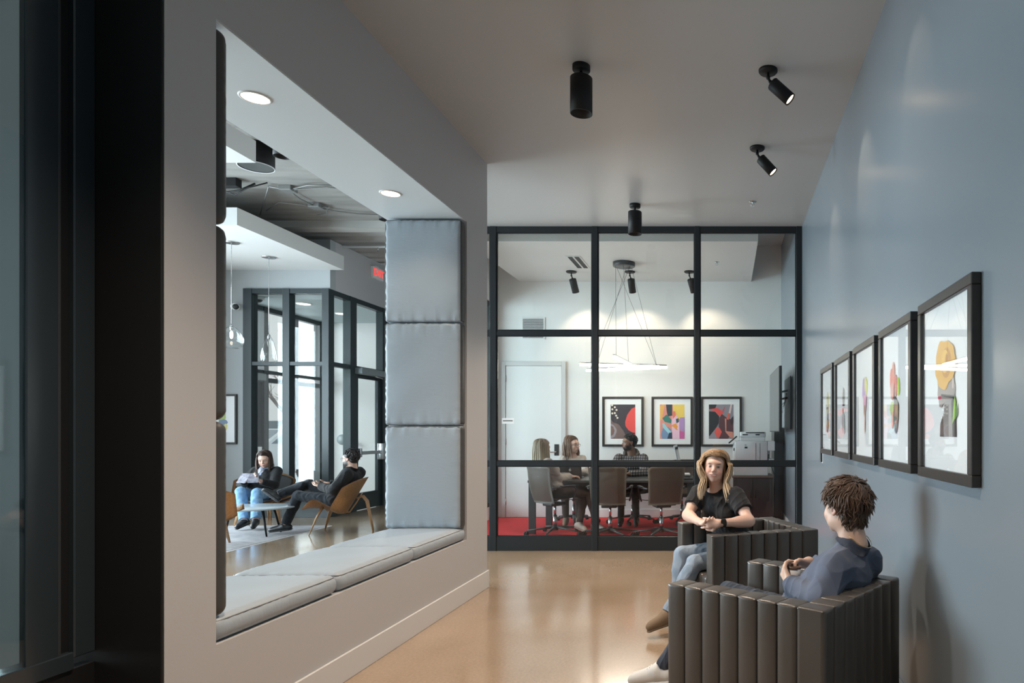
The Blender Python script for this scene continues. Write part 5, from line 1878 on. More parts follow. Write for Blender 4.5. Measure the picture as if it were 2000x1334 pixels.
def long_hair(t, c, R, s, root, tip, length, h, seed, part=0.15, wave=0.0, back_only=False, vol=1.0, n=170, front_drop=True, amax=2.12, lock=0.011, fdrop=0.035):
    """straight / wavy long hair: cap + falling locks"""
    rnd = random.Random(seed)
    P = lambda x, y, z: V3(c) + s * (R @ V3(x, y, z))
    up = R[:, 2]
    F = Field()
    clip = [(P(0, 0.050, 0.060), R @ V3(0, 0.85, -0.52))]
    F.ell(P(0, -0.024, 0.040), (0.079 * s, 0.099 * s, 0.085 * s), R, k=0.01, clip=clip)
    F.ell(P(0, -0.055, -0.03), (0.075 * s * vol, 0.065 * s * vol, 0.085 * s), R, k=0.02)
    if not back_only:
        for x in (-1, 1):
            F.cap(P(x * 0.070, -0.005, 0.040), P(x * 0.084, -0.015, -0.07), 0.016 * s, 0.022 * s, k=0.02, flat=(R[:, 0], 0.6))
    F.mesh('hair_cap', h, [hair_m], [root], t)
    locks = []
    for i in range(n):
        a = rnd.uniform(-amax, amax)     # 0 = back of the head
        side = 1 if a > 0 else -1
        # start at the parting
        sy = 0.080 - 0.165 * rnd.random() * (1 if abs(a) < 1.7 else 0.5)
        st = V3(part * 0.1 + rnd.uniform(-0.006, 0.006), sy, 0.042 + 0.092 * math.sqrt(max(0.1, 1 - ((sy + 0.024) / 0.112) ** 2)))
        ex, ey = 0.090 * vol * math.sin(a), -0.025 - 0.100 * vol * math.cos(a)
        pts = []
        jit = V3(rnd.uniform(-1, 1), rnd.uniform(-1, 1), 0) * 0.006
        for j in range(8):
            u = j / 7
            ang = u * PI / 2
            p = V3(st[0] * (1 - math.sin(ang)) + ex * math.sin(ang), st[1] * (1 - math.sin(ang)) + ey * math.sin(ang), 0.042 + (st[2] - 0.042) * math.cos(ang) ** 0.8)
            v = (p - V3(0, -0.024, 0.042)) / V3(0.084 * vol, 0.104 * vol, 0.091)
            rr_ = np.linalg.norm(v)
            if rr_ < 1 and p[2] > 0.03:
                p = V3(0, -0.024, 0.042) + v / rr_ * V3(0.084 * vol, 0.104 * vol, 0.091)
            pts.append(P(*(p + jit)))
        Lh = length * rnd.uniform(0.86, 1.04)
        if abs(a) > 2.0 and not front_drop:
            Lh *= 0.5
        ph = rnd.uniform(0, 6.28)
        q = pts[-1]
        outw = R @ V3(math.sin(a), -math.cos(a), 0)
        outw[2] = 0
        tang = np.cross(outw, V3(0, 0, 1)) * rnd.uniform(-0.022, 0.022) + outw * rnd.uniform(-0.004, 0.014)
        for j in range(1, 17):
            u = j / 16
            bow = 0.010 * math.sin(u * PI) + wave * math.sin(u * 7 + ph * 0.3) - 0.018 * u * (1 if abs(a) > 1.2 else -0.3)
            fwd = R @ V3(0, fdrop * u * (1 if abs(a) > 1.3 else 0), 0)
            pp = q + outw * bow + fwd + tang * min(1, 1.3 * u)  + V3(0, 0, -1) * Lh * u + V3(rnd.uniform(-1, 1), rnd.uniform(-1, 1), 0) * 0.0005
            pts.append(pp)
        cr = vary_col(root, rnd)
        ct = vary_col(tip, rnd, 0.18)
        locks.append((pts, rnd.uniform(0.7, 1.15) * lock * s, cr, ct, 0.42))
    me = tube_locks('hair', locks, hair_m, t, 5, 4.0)
    link('hair', me, [hair_m], t)


def short_hair(t, c, R, s, col, n, seed, length=0.05, rad=0.006, curl=0.4, h=0.005, vol=1.0, fringe=0.5, nape=-0.06, tipcol=None, capcol=None, part=None):
    rnd = random.Random(seed)
    P = lambda x, y, z: V3(c) + s * (R @ V3(x, y, z))
    F = Field()
    clip = [(P(0, 0.058, 0.050), R @ V3(0, 0.80, -0.60))]
    F.ell(P(0, -0.022, 0.042), (0.080 * s * vol, 0.100 * s * vol, 0.086 * s * vol), R, k=0.01, clip=clip)
    F.ell(P(0, -0.052, nape * 0.33), (0.066 * s, 0.054 * s, 0.052 * s), R, k=0.02)
    F.mesh('hair_cap', h, [hair_m], [capcol or tuple(x * 0.6 for x in col)], t)
    locks = []
    tries = 0
    while len(locks) < n and tries < n * 20:
        tries += 1
        d = V3(rnd.gauss(0, 1), rnd.gauss(0, 1), rnd.gauss(0, 1))
        d = nrm(d)
        if d[2] < -0.75 or (d[1] > 0.15 and d[2] < 0.32 + 0.35 * max(0, d[1])) or (abs(d[0]) > 0.75 and d[2] < -0.05 and d[1] > -0.25):
            continue
        if d[2] < -0.2 and d[1] > -0.55:
            continue
        p = V3(0, -0.022, 0.042) + d * V3(0.078, 0.097, 0.084) * vol
        if nape < -0.1 and rnd.random() < 0.28:
            xx = rnd.uniform(-0.8, 0.8)
            zz = rnd.uniform(-0.055, 0.02)
            d = nrm(V3(xx * 0.9, -1 + 0.3 * abs(xx), -0.15))
            p = V3(xx * 0.066, -0.100 + 0.045 * xx * xx + max(0, -zz - 0.03) * 0.35, zz)
        elif d[2] < -0.1:
            p[1] = max(p[1], -0.105)
        # combing direction: down from the crown, forward at the front
        cr = V3(0.0, -0.03, 1)
        g = V3(0, 0, -1) + V3(0, fringe * max(0, d[2]), 0) + V3(0, 0.3, 0) * (d[1] > 0)
        tg = g - d * (g @ d)
        if np.linalg.norm(tg) < 0.2:
            tg = V3(rnd.uniform(-1, 1), fringe + 0.2, 0)
        th = 0.85 * curl * math.sin(7.5 * d[0] + 5 * d[2] + seed) * math.cos(6 * d[1] - 4 * d[0] + 1.7) + rnd.gauss(0, 0.22)
        tg = nrm(tg * math.cos(th) + np.cross(d, tg) * math.sin(th))
        L = length * rnd.uniform(0.7, 1.25) * (0.62 if p[2] < 0.0 else 1)
        m = 7
        pts = []
        cw = rnd.uniform(-1, 1)
        stray = 0.020 * curl if rnd.random() < 0.07 else 0.0
        bn = np.cross(d, tg)
        for j in range(m):
            u = j / (m - 1)
            q = p + tg * L * u + d * (0.010 * math.sin(min(1, u * 1.4) * PI * 0.75) + 0.004) + bn * curl * 0.012 * math.sin(u * 5.0 + 2 * math.sin(9 * d[2] + 4 * d[0])) * (0.6 + 0.4 * cw)
            q = q + d * (stray * u * u) - d * 0.006 * u * u + V3(0, 0, -0.010 * u * u)
            # keep outside the skull
            v = (q - V3(0, -0.022, 0.042)) / (V3(0.079, 0.098, 0.085) * vol)
            rr = np.linalg.norm(v)
            if rr < 1.0 and q[2] > -0.04:
                q = V3(0, -0.022, 0.042) + v / rr * V3(0.079, 0.098, 0.085) * vol
            pts.append(P(*q))
        locks.append((pts, rad * rnd.uniform(0.7, 1.3) * s, vary_col(col, rnd, 0.35), vary_col(tipcol or col, rnd, 0.35), 0.6))
    me = tube_locks('hair', locks, hair_m, t, 6, 5.0)
    link('hair', me, [hair_m], t)


def glasses(t, P, c=M['plastic_dark']):
    g = MB()
    for x in (-1, 1):
        pts = [P(x * 0.033 + 0.021 * math.cos(a), 0.098, 0.000 + 0.017 * math.sin(a)) for a in [2 * PI * i / 14 for i in range(15)]]
        g.tube([Vector(p) for p in pts], 0.0018, 6, cap=False)
        g.tube([Vector(P(x * 0.054, 0.098, 0.004)), Vector(P(x * 0.077, 0.05, 0.006)), Vector(P(x * 0.083, -0.015, 0.006))], 0.0018, 6)
    g.tube([Vector(P(-0.012, 0.099, 0.003)), Vector(P(0, 0.104, 0.006)), Vector(P(0.012, 0.099, 0.003))], 0.0018, 6)
    g.build('spectacles', c, t)


def nearest_perp(a, b, hint):
    d = nrm(V3(b) - V3(a))
    h = V3(hint)
    return nrm(h - d * (h @ d))
def build(label, J, h, tone, female, head, hands, top, legs, shoes, sl='long', hh=None, beard=None, smile=False, brow=(0.10, 0.06, 0.04), eye=(0.05, 0.06, 0.07),
          leg_r=(0.082, 0.058, 0.05, 0.036), arm_r=(0.046, 0.037, 0.026), top_g=0.012, fold=(0.004, 1.0, 1), neck_cut=0.075, hem=None, collar=None, toe=None, s=1.0, sleeve_g=0.010, cuff=0.0, look=(0, 0)):
    loc = ((J['hipL'][0] + J['hipR'][0]) / 2, (J['hipL'][1] + J['hipR'][1]) / 2, 0)
    t = person(label, loc)
    c, R = V3(head[0]), frame(head[1], head[2])
    # ---- skin: one continuous body
    F = Field()
    P = head_prims(F, c, R, s, 0, female, smile, look, True, beard, brow, tone, eye)
    Rt, pel, sc, up, fw, rt = torso_prims(F, J, -0.006, female, col=0)
    neck = V3(J['neck'])
    nb = c + R @ V3(0, -0.025, -0.05) * s
    F.cap(nb, neck, 0.050 * s if female else 0.056 * s, 0.056 * s if female else 0.064 * s, k=0.025, col=0)
    for sd in 'LR':
        a, e, w = V3(J['sh' + sd]), V3(J['el' + sd]), V3(J['wr' + sd])
        limb(F, a, e, arm_r[0], arm_r[1], arm_r[0] * 0.95, 0.4, k=0.03)
        limb(F, e, w, arm_r[1], arm_r[2], arm_r[1] * 0.98, 0.25, k=0.025)
        d, n, side, kw = hands[sd]
        hand_prims(F, w, d, n, side, s=kw.pop('s', 1.0), **kw)
        hp, kn, an = V3(J['hip' + sd]), V3(J['kn' + sd]), V3(J['an' + sd])
        F.cap(hp, kn, leg_r[0] * 0.82, leg_r[1] * 0.82, k=0.03)
        F.cap(kn, an, leg_r[2] * 0.82, leg_r[3] * 0.82, k=0.03)
    F.mesh('body', h, [skin_m], [tone], t)
    # ---- top
    F = Field()
    clip = [(neck + up * 0.012, up * 1.0)]
    if hem is None:
        hem = -0.06
    torso_prims(F, J, top_g, female, col=0, clip=[(pel + up * hem, -up)])
    for sd in 'LR':
        a, e, w = V3(J['sh' + sd]), V3(J['el' + sd]), V3(J['wr' + sd])
        g = sleeve_g
        if sl == 'short':
            ex = a + (e - a) * 0.60
            F.cap(a, e, arm_r[0] + 0.012 + g, arm_r[1] + 0.018 + g, k=0.03, clip=[(ex, e - a)])
        else:
            F.cap(a, e, arm_r[0] + 0.008 + g, arm_r[1] + 0.008 + g, k=0.03)
            wx = e + (w - e) * (0.96 - cuff)
            F.cap(e, w, arm_r[1] + 0.008 + g, arm_r[2] + 0.006 + g, k=0.02, clip=[(wx, w - e)])
    # neckline
    F.ell(neck + up * 0.035 + fw * 0.022, (neck_cut, neck_cut * 0.95, 0.055), Rt, k=0.006, sub=True)
    F.mesh('shirt', h, [top], None, t, fold=folds(*fold))
    if collar:
        g = MB()
        pts_o, pts_i = [], []
        for i in range(25):
            a = 2 * PI * i / 24 + PI / 2
            x, y = math.cos(a), math.sin(a)
            gap = 0.02 * max(0, y) ** 4
            p = neck + rt * x * 0.062 + fw * (y * 0.060 + 0.004) + up * (0.040 - 0.035 * max(0, y) + 0.0)
            q = neck + rt * x * 0.082 + fw * (y * 0.078 + 0.004) + up * (0.002 - 0.03 * max(0, y))
            pts_o.append(Vector(q))
            pts_i.append(Vector(p))
        g.grid([pts_o, [a_.lerp(b_, .5) + Vector(up) * .012 for a_, b_ in zip(pts_o, pts_i)], pts_i])
        bmesh.ops.solidify(g.bm, geom=g.bm.faces[:], thickness=0.004)
        g.build('collar', top, t)
    # ---- trousers
    F = Field()
    F.ell(pel + up * 0.01, (0.172, 0.122, 0.115), Rt, k=0.04, clip=[(pel + up * 0.09, up)])
    for sd in 'LR':
        hp, kn, an = V3(J['hip' + sd]), V3(J['kn' + sd]), V3(J['an' + sd])
        F.cap(hp, kn, leg_r[0], leg_r[1], k=0.035)
        ax = an + (kn - an) * 0.06
        F.cap(kn, an, leg_r[1], leg_r[3] + 0.010, k=0.02, clip=[(ax, an - kn)])
        m = kn + (an - kn) * 0.3
        F.ell(m, (leg_r[2] + 0.004, leg_r[2] + 0.008, 0.11), frame([0.3, 1, 0], kn - an), k=0.03)
    F.mesh('trousers', h, [legs], None, t, fold=folds(0.0045, 1.0, 7))
    # ---- shoes
    for sd in 'LR':
        F = Field()
        up_n = toe[sd][1] if toe and len(toe[sd]) > 1 and toe[sd][1] is not None else (0, 0, 1)
        shoe(F, J['an' + sd], toe[sd][0], up_n, r=0.036)
        F.mesh('shoe', h, [shoes], None, t)
        F = Field()
        a, q = V3(J['an' + sd]), V3(toe[sd][0])
        d = nrm(q - a)
        n_ = nrm(V3(up_n) - d * (V3(up_n) @ d))
        lo = a - d * 0.045 - n_ * 0.068
        hi_ = q - d * 0.03 - n_ * 0.022
        F.cap(lo, hi_, 0.036, 0.034, k=0.01, flat=(n_, 0.35))
        F.mesh('shoe_sole', h, [shoes if toe.get('sole') is None else toe['sole']], None, t)
    return t, c, R, P, Rt, up, fw, rt


def settle(t):
    for k in kids(t):
        k.location = -t.location
    return t


H = (0, 0, 1)
denim_l = cloth('light_denim', (0.20, 0.27, 0.36), (0.30, 0.37, 0.46), sc=14)
denim_b = cloth('bright_denim', (0.12, 0.24, 0.42), (0.26, 0.42, 0.60), sc=16)
denim_d = cloth('dark_denim', (0.025, 0.035, 0.055), (0.05, 0.06, 0.085), sc=14)
black_c = cloth('black_cotton', (0.012, 0.012, 0.014), (0.018, 0.018, 0.02))
black_t = cloth('black_twill', (0.010, 0.012, 0.016), (0.02, 0.023, 0.03))
linen = cloth('blue_grey_linen', (0.070, 0.092, 0.145), (0.105, 0.125, 0.18), sc=9)
cream = cloth('cream_knit', (0.55, 0.50, 0.46), (0.45, 0.40, 0.37), sc=8)
brown_c = cloth('dark_brown_twill', (0.035, 0.022, 0.018), (0.05, 0.03, 0.025))
sneak = mat('white_canvas', (0.62, 0.60, 0.58), 0.7)
tan = mat('tan_suede', (0.20, 0.14, 0.09), 0.8)
blk_shoe = mat('black_leather_shoe', (0.012, 0.012, 0.014), 0.4)

# 1 ---------------------------------------------------------------- smiling blonde woman
J = dict(hipR=(.06, 4.93, .50), hipL=(.12, 4.78, .50), neck=(-.062, 4.775, .972), shR=(-.200, 4.86, .925), shL=(.072, 4.68, .925),
         elL=(.158, 4.525, .768), wrL=(-.040, 4.425, .768), elR=(-.272, 4.72, .785), wrR=(-.185, 4.50, .768),
         knR=(-.32, 4.84, .485), knL=(-.215, 4.61, .465), anR=(-.355, 4.74, .115), anL=(-.40, 4.49, .135))
hd = ((-.082, 4.745, 1.125), (-0.01, -1, 0.04), (0.09, 0.03, 1))
fair = (0.68, 0.44, 0.35)
t, c, R, P, Rt, up, fw, rt = build(
    'smiling woman with long blonde hair, black T-shirt and light jeans in an armchair', J, 0.004, fair, True, hd,
    dict(L=((-1, -0.12, 0.02), (0.1, 0.95, -0.1), 1, dict(curl=0.42, s=0.92)), R=((0.62, -0.72, -0.02), (0.1, 0.15, 0.95), -1, dict(curl=0.45, s=0.92))),
    black_c, denim_l, tan, sl='short', smile=True, toe=dict(L=((-.53, 4.42, .065),), R=((-.48, 4.70, .05),)), hem=-0.05, s=0.955, arm_r=(0.043, 0.035, 0.025), neck_cut=0.082, fold=(0.005, 1.0, 1))
long_hair(t, c, R, 0.955, (0.33, 0.20, 0.105), (0.66, 0.52, 0.36), 0.27, 0.004, 3, part=-0.25, wave=0.020, vol=1.16, n=480, lock=0.0085, fdrop=0.062)
w0, w1 = V3(J['wrL']), V3(J['elL'])
dd = nrm(w1 - w0)
wb = MB()
wb.tube([Vector(w0 + dd * 0.012), Vector(w0 + dd * 0.036)], 0.0300, 20, cap=False)
wb.build('watch_band', M['rubber'], t)
MB().obox(Vector(w0 + dd * 0.024 + V3(0.0, -0.028, 0.012)), (0.034, 0.012, 0.038), (0.35, 0, 0.4), 0.004, 2).build('watch_face', M['screen'], t)
settle(t)

# 2 ---------------------------------------------------------------- curly-haired young man, seen from behind
J = dict(hipR=(.40, 3.195, .475), hipL=(.30, 3.06, .475), neck=(.578, 3.01, .865), shR=(.662, 3.105, .770), shL=(.470, 2.890, .782),
         elR=(.615, 3.25, .60), wrR=(.405, 3.235, .742), elL=(.402, 2.80, .668), wrL=(.292, 3.045, .672),
         knR=(.02, 3.47, .535), knL=(-.075, 3.325, .525), anR=(-.16, 3.58, .115), anL=(-.335, 3.43, .150))
hd = ((.540, 3.052, 1.030), (-.60, .795, -.07), (0.03, -0.02, 1))
ton2 = (0.60, 0.40, 0.31)
t, c, R, P, Rt, up, fw, rt = build(
    'young man with curly brown hair and blue-grey shirt, seated nearest the camera', J, 0.0042, ton2, False, hd,
    dict(R=((-0.80, -0.45, 0.10), (-0.1, -0.45, -0.9), -1, dict(curl=0.50)), L=((-0.22, 0.62, 0.62), (0.75, 0.25, 0.1), 1, dict(curl=0.55))),
    linen, denim_d, sneak, toe=dict(L=((-.515, 3.54, .052),), R=((-.32, 3.70, .05),)), sleeve_g=0.018, top_g=0.026, fold=(0.010, 0.85, 4), hem=-0.10, collar=True, neck_cut=0.062, s=1.0)
short_hair(t, c, R, 1.0, (0.075, 0.043, 0.029), 1900, 5, length=0.060, rad=0.0042, curl=1.0, h=0.004, vol=1.08, fringe=1.0, nape=-0.13, tipcol=(0.12, 0.07, 0.046), capcol=(0.05, 0.03, 0.02))
nk = V3(J['neck'])
MB().tube([Vector(nk + rt * 0.064 * math.cos(a) + fw * (0.066 * math.sin(a) + 0.004) + up * (0.046 - 0.03 * max(0, math.sin(a)))) for a in [2 * PI * i / 30 for i in range(31)]], 0.0016, 6, cap=False)\
    .build('necklace', mat('gold_chain', (0.75, 0.55, 0.25), 0.3, metal=1.0), t)
w0 = V3(J['wrL'])
dd = nrm(V3(J['elL']) - w0)
bc = MB()
for i in range(20):
    a = 2 * PI * i / 20
    x_ = nrm(np.cross(dd, V3(0, 0, 1)))
    y_ = np.cross(x_, dd)
    bc.ball(Vector(w0 - dd * 0.002 + (x_ * math.cos(a) + y_ * math.sin(a)) * 0.0285), 0.0038, 8, 6)
bc.build('bead_bracelet', MATS['gold_chain'], t)
# laces of the visible sneaker
lc = MB()
a_, q_ = V3(J['anL']), V3(-.515, 3.54, .052)
d_ = nrm(q_ - a_)
s_ = nrm(np.cross(d_, V3(0, 0, 1)))
n_ = np.cross(s_, d_)
for i in range(5):
    b_ = a_ + d_ * (0.05 + 0.018 * i) + n_ * (0.036 - 0.003 * i)
    lc.tube([Vector(b_ - s_ * 0.022 - n_ * 0.006), Vector(b_ + n_ * 0.002), Vector(b_ + s_ * 0.022 - n_ * 0.006)], 0.003, 6)
lc.build('laces', M['bright'], t)
settle(t)
tc = thing('cup', 'white lidded paper cup held in the curly-haired man\'s hands', 'cup', (.318, 3.13, .668))
MB().lathe([(0.001, 0), (0.027, 0), (0.034, 0.070), (0.001, 0.070)], 24).build('paper_cup', M['bright'], tc)
MB().lathe([(0.035, 0.066), (0.0365, 0.074), (0.032, 0.080), (0.030, 0.076), (0.001, 0.075)], 24).build('lid', mat('brown_lid', (0.10, 0.06, 0.045), 0.4), tc)

# 3 ---------------------------------------------------------------- long-haired woman from behind (meeting room)
J = dict(hipR=(-2.22, 8.74, .56), hipL=(-2.30, 8.90, .56), neck=(-2.41, 8.835, 1.00), shR=(-2.33, 8.72, .955), shL=(-2.50, 8.96, .955),
         elR=(-2.22, 8.80, .745), wrR=(-2.10, 8.98, .765), elL=(-2.33, 9.05, .75), wrL=(-2.13, 9.12, .765),
         knR=(-1.84, 8.95, .565), knL=(-1.93, 9.10, .565), anR=(-1.74, 8.94, .12), anL=(-1.98, 8.98, .12))
hd = ((-2.435, 8.85, 1.145), (.72, .68, -.10), H)
t, c, R, P, Rt, up, fw, rt = build(
    'woman with very long blonde hair seen from behind at the end of the table', J, 0.0065, fair, True, hd,
    dict(R=((0.8, 0.5, -0.05), (0, 0.1, -1), 1, dict(curl=0.35, s=0.95)), L=((0.9, -0.2, -0.05), (0, 0.1, -1), -1, dict(curl=0.35, s=0.95))),
    cloth('beige_knit', (0.46, 0.40, 0.36), (0.38, 0.33, 0.30), sc=8), brown_c, mat('beige_sneaker', (0.45, 0.36, 0.31), 0.7), toe=dict(L=((-1.86, 8.86, .055),), R=((-1.60, 8.84, .055),)), hem=-0.08, sleeve_g=0.02)
long_hair(t, c, R, 1.0, (0.17, 0.105, 0.065), (0.60, 0.52, 0.38), 0.42, 0.006, 8, wave=0.004, vol=1.0, n=170)
settle(t)

# 4 ---------------------------------------------------------------- woman with glasses (meeting room)
J = dict(hipR=(-2.35, 9.92, .56), hipL=(-2.19, 9.96, .56), neck=(-2.275, 9.86, 1.005), shR=(-2.40, 9.80, .965), shL=(-2.14, 9.90, .965),
         elR=(-2.40, 9.62, .77), wrR=(-2.24, 9.44, .765), elL=(-2.06, 9.72, .77), wrL=(-2.10, 9.50, .80),
         knR=(-2.30, 9.50, .56), knL=(-2.12, 9.52, .56), anR=(-2.28, 9.48, .12), anL=(-2.10, 9.50, .12))
hd = ((-2.268, 9.83, 1.175), (.88, -.47, -.02), (-0.04, 0, 1))
t, c, R, P, Rt, up, fw, rt = build(
    'woman with glasses and brown hair in a cream cardigan behind the laptop', J, 0.0065, fair, True, hd,
    dict(R=((0.5, -0.8, 0), (0, 0, -1), 1, dict(curl=0.3)), L=((0.1, -0.6, 0.6), (-0.5, -0.2, 0), -1, dict(curl=0.4))),
    cream, brown_c, tan, toe=dict(L=((-2.08, 9.38, .05),), R=((-2.27, 9.36, .05),)), hem=-0.08, s=1.07, look=(0.001, 0))
long_hair(t, c, R, 1.07, (0.13, 0.07, 0.045), (0.22, 0.12, 0.07), 0.26, 0.006, 12, vol=0.98, n=120, wave=0.006)
glasses(t, P)
settle(t)

# 5 ---------------------------------------------------------------- man in plaid (meeting room)
def plaid():
    m = bpy.data.materials.new('grey_plaid')
    m.use_nodes = True
    nt = m.node_tree
    b = nt.nodes['Principled BSDF']
    b.inputs['Roughness'].default_value = 0.9
    tc_ = nt.nodes.new('ShaderNodeTexCoord')
    last = None
    for d, sc_ in (('X', 9), ('Z', 8)):
        w = nt.nodes.new('ShaderNodeTexWave')
        w.bands_direction = d
        w.inputs['Scale'].default_value = sc_
        w.inputs['Distortion'].default_value = 0.6
        nt.links.new(tc_.outputs['Object'], w.inputs[0])
        r = nt.nodes.new('ShaderNodeValToRGB')
        r.color_ramp.elements[0].position, r.color_ramp.elements[1].position = 0.25, 0.6
        r.color_ramp.elements[0].color, r.color_ramp.elements[1].color = (0.30, 0.30, 0.33, 1), (1, 1, 1, 1)
        nt.links.new(w.outputs[0], r.inputs[0])
        if last is None:
            last = r
        else:
            mx = nt.nodes.new('ShaderNodeMixRGB')
            mx.blend_type = 'MULTIPLY'
            mx.inputs[0].default_value = 1
            nt.links.new(last.outputs[0], mx.inputs[1])
            nt.links.new(r.outputs[0], mx.inputs[2])
            mx2 = nt.nodes.new('ShaderNodeMixRGB')
            mx2.blend_type = 'MULTIPLY'
            mx2.inputs[0].default_value = 1
            mx2.inputs[2].default_value = (0.22, 0.20, 0.20, 1)
            nt.links.new(mx.outputs[0], mx2.inputs[1])
            nt.links.new(mx2.outputs[0], b.inputs['Base Color'])
    return m


J = dict(hipR=(-1.49, 9.98, .56), hipL=(-1.31, 9.96, .56), neck=(-1.405, 9.88, 1.03), shR=(-1.585, 9.84, .975), shL=(-1.225, 9.86, .975),
         elR=(-1.66, 9.70, .78), wrR=(-1.60, 9.46, .77), elL=(-1.19, 9.66, .77), wrL=(-1.38, 9.48, .77),
         knR=(-1.50, 9.52, .57), knL=(-1.30, 9.52, .57), anR=(-1.50, 9.50, .12), anL=(-1.28, 9.50, .12))
hd = ((-1.435, 9.84, 1.205), (-.86, -.5, .0), H)
ton5 = (0.20, 0.105, 0.070)
t, c, R, P, Rt, up, fw, rt = build(
    'bearded man in a grey plaid hooded shirt seated across the conference table', J, 0.0065, ton5, False, hd,
    dict(R=((0.3, -0.95, 0), (0, 0, -1), 1, dict(curl=0.4)), L=((-0.8, -0.5, 0), (0, 0, -1), -1, dict(curl=0.4))),
    plaid(), black_t, blk_shoe, toe=dict(L=((-1.27, 9.37, .05),), R=((-1.50, 9.37, .05),)), hem=-0.08, top_g=0.022, sleeve_g=0.02, s=1.04, beard=(0.03, 0.018, 0.014), brow=(0.02, 0.012, 0.01), eye=(0.02, 0.01, 0.01), neck_cut=0.085)
short_hair(t, c, R, 1.04, (0.015, 0.011, 0.010), 260, 9, length=0.014, rad=0.004, curl=0.6, h=0.0055, vol=0.985, nape=-0.06)
hk = Field()
nk = V3(J['neck'])
for a in range(10):
    an0, an1 = PI * (-0.12 + 1.24 * a / 10), PI * (-0.12 + 1.24 * (a + 1) / 10)
    q = [nk + rt * 0.095 * math.cos(b_) - fw * 0.085 * math.sin(b_) + up * (0.01 + 0.045 * max(0, math.sin(b_))) for b_ in (an0, an1)]
    hk.cap(q[0], q[1], 0.028, 0.028, k=0.02)
hk.mesh('hood', 0.0065, [cloth('taupe_fleece', (0.13, 0.10, 0.08), (0.09, 0.07, 0.06), sc=20)], None, t, fold=folds(0.004, 1.2, 3))
ts = Field()
ts.ell(V3(J['neck']) + fw * 0.075 - up * 0.10, (0.055, 0.03, 0.11), Rt)
ts.mesh('undershirt', 0.0065, [cloth('slate_tee', (0.05, 0.065, 0.075))], None, t)
settle(t)

# 6 ---------------------------------------------------------------- bearded man in the lobby
J = dict(hipR=(-5.31, 9.15, .445), hipL=(-5.31, 8.97, .445), neck=(-5.085, 9.06, .865), shR=(-5.08, 9.23, .81), shL=(-5.065, 8.89, .81),
         elL=(-5.21, 8.82, .595), wrL=(-5.44, 8.93, .64), elR=(-5.24, 9.30, .60), wrR=(-5.46, 9.14, .655),
         knL=(-5.74, 8.93, .515), anL=(-5.90, 8.90, .115), knR=(-5.70, 9.10, .655), anR=(-5.99, 8.86, .53))
hd = ((-5.115, 9.06, 1.005), (-.99, .13, -.05), (0.06, 0, 1))
t, c, R, P, Rt, up, fw, rt = build(
    'bearded man in black with crossed legs looking at a phone in a lobby lounge chair', J, 0.0065, (0.52, 0.32, 0.24), False, hd,
    dict(L=((-0.85, 0.4, 0.1), (0.2, 0.2, 0.9), -1, dict(curl=0.35)), R=((-0.75, -0.5, 0.05), (0.2, 0, 0.9), 1, dict(curl=0.35))),
    black_c, black_t, blk_shoe, toe=dict(L=((-6.10, 8.87, .05),), R=((-6.13, 8.80, .615), (-0.6, 0.1, 0.8))), hem=-0.10, top_g=0.022, sleeve_g=0.022,
    beard=(0.03, 0.02, 0.015), collar=True, leg_r=(0.088, 0.066, 0.056, 0.046), fold=(0.008, 0.8, 2))
short_hair(t, c, R, 1.0, (0.016, 0.012, 0.012), 420, 10, length=0.035, rad=0.005, curl=1.1, h=0.0055, vol=1.02, nape=-0.07)
glasses(t, P)
settle(t)
tp = thing('mobile_phone', 'dark mobile phone held by the bearded man in the lobby', 'phone', (-5.56, 9.03, .665), 0.2)
MB().obox((0, 0, 0), (0.14, 0.07, 0.009), (0, 0.35, 0), 0.003, 2).build('case', M['plastic_dark'], tp)
MB().obox((0.0016, 0, 0.0048), (0.13, 0.062, 0.001), (0, 0.35, 0)).build('screen', M['screen'], tp)

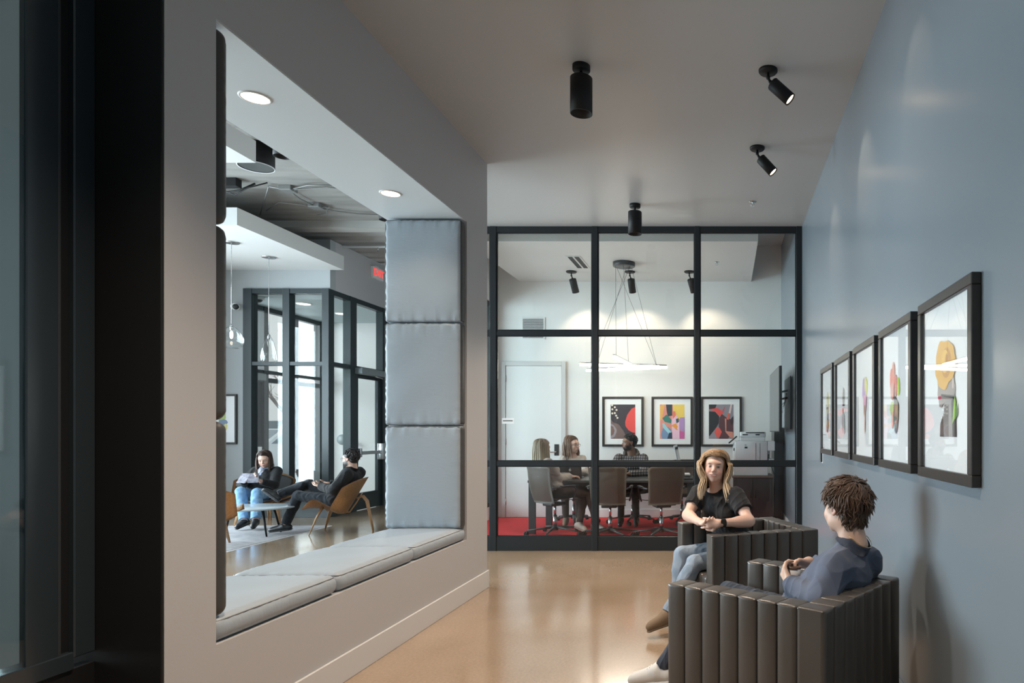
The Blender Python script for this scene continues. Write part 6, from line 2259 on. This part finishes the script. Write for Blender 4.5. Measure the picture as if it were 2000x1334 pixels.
# 7 ---------------------------------------------------------------- reading woman in the lobby
J = dict(hipR=(-6.98, 9.80, .435), hipL=(-6.81, 9.86, .435), neck=(-6.835, 9.90, .835), shR=(-6.975, 9.86, .785), shL=(-6.69, 9.92, .785),
         elR=(-7.04, 9.68, .60), wrR=(-6.88, 9.50, .66), elL=(-6.60, 9.72, .595), wrL=(-6.66, 9.53, .66),
         knR=(-6.87, 9.42, .525), knL=(-6.66, 9.45, .505), anR=(-6.72, 9.28, .12), anL=(-6.56, 9.28, .13))
hd = ((-6.832, 9.85, .960), (.30, -.93, -.30), (0.02, -0.28, 1))
t, c, R, P, Rt, up, fw, rt = build(
    'woman with long dark hair in a black jacket and blue jeans reading in the lobby', J, 0.0065, (0.58, 0.37, 0.29), True, hd,
    dict(R=((0.6, -0.4, 0.3), (0.5, -0.2, 0.5), -1, dict(curl=0.35)), L=((-0.35, -0.5, 0.55), (-0.2, -0.3, 0.6), 1, dict(curl=0.45))),
    black_c, denim_b, blk_shoe, toe=dict(L=((-6.50, 9.13, .055),), R=((-6.72, 9.12, .05),)), hem=-0.06, top_g=0.018, sleeve_g=0.016, neck_cut=0.085, leg_r=(0.085, 0.066, 0.06, 0.052))
long_hair(t, c, R, 1.0, (0.045, 0.026, 0.02), (0.075, 0.042, 0.03), 0.22, 0.006, 14, vol=0.97, n=130, part=0.0)
ts = Field()
ts.ell(V3(J['neck']) + fw * 0.085 - up * 0.13, (0.060, 0.05, 0.13), Rt)
ts.ell(V3(J['neck']) + fw * 0.01 - up * 0.01, (0.07, 0.07, 0.03), Rt, k=0.03)
ts.mesh('scarf', 0.0065, [cloth('pale_blue_scarf', (0.30, 0.38, 0.55), (0.50, 0.45, 0.48), sc=20)], None, t, fold=folds(0.006, 1.4, 3))
settle(t)
tm = thing('magazine', 'open magazine held up by the reading woman in the lobby', 'magazine', (-6.75, 9.40, .715), 0.25)
for s_ in (-1, 1):
    m = Matrix.Rotation(s_ * 0.22, 4, 'Z') @ Matrix.Rotation(-0.75, 4, 'X')
    MB().box((0 if s_ > 0 else -0.125, -0.002, -0.085), (0.125 if s_ > 0 else 0, 0.002, 0.085), 0, 1, m).build('page', mat('printed_page', (0.10, 0.10, 0.13), 0.5, vary=(18, (0.40, 0.38, 0.45))), tm)
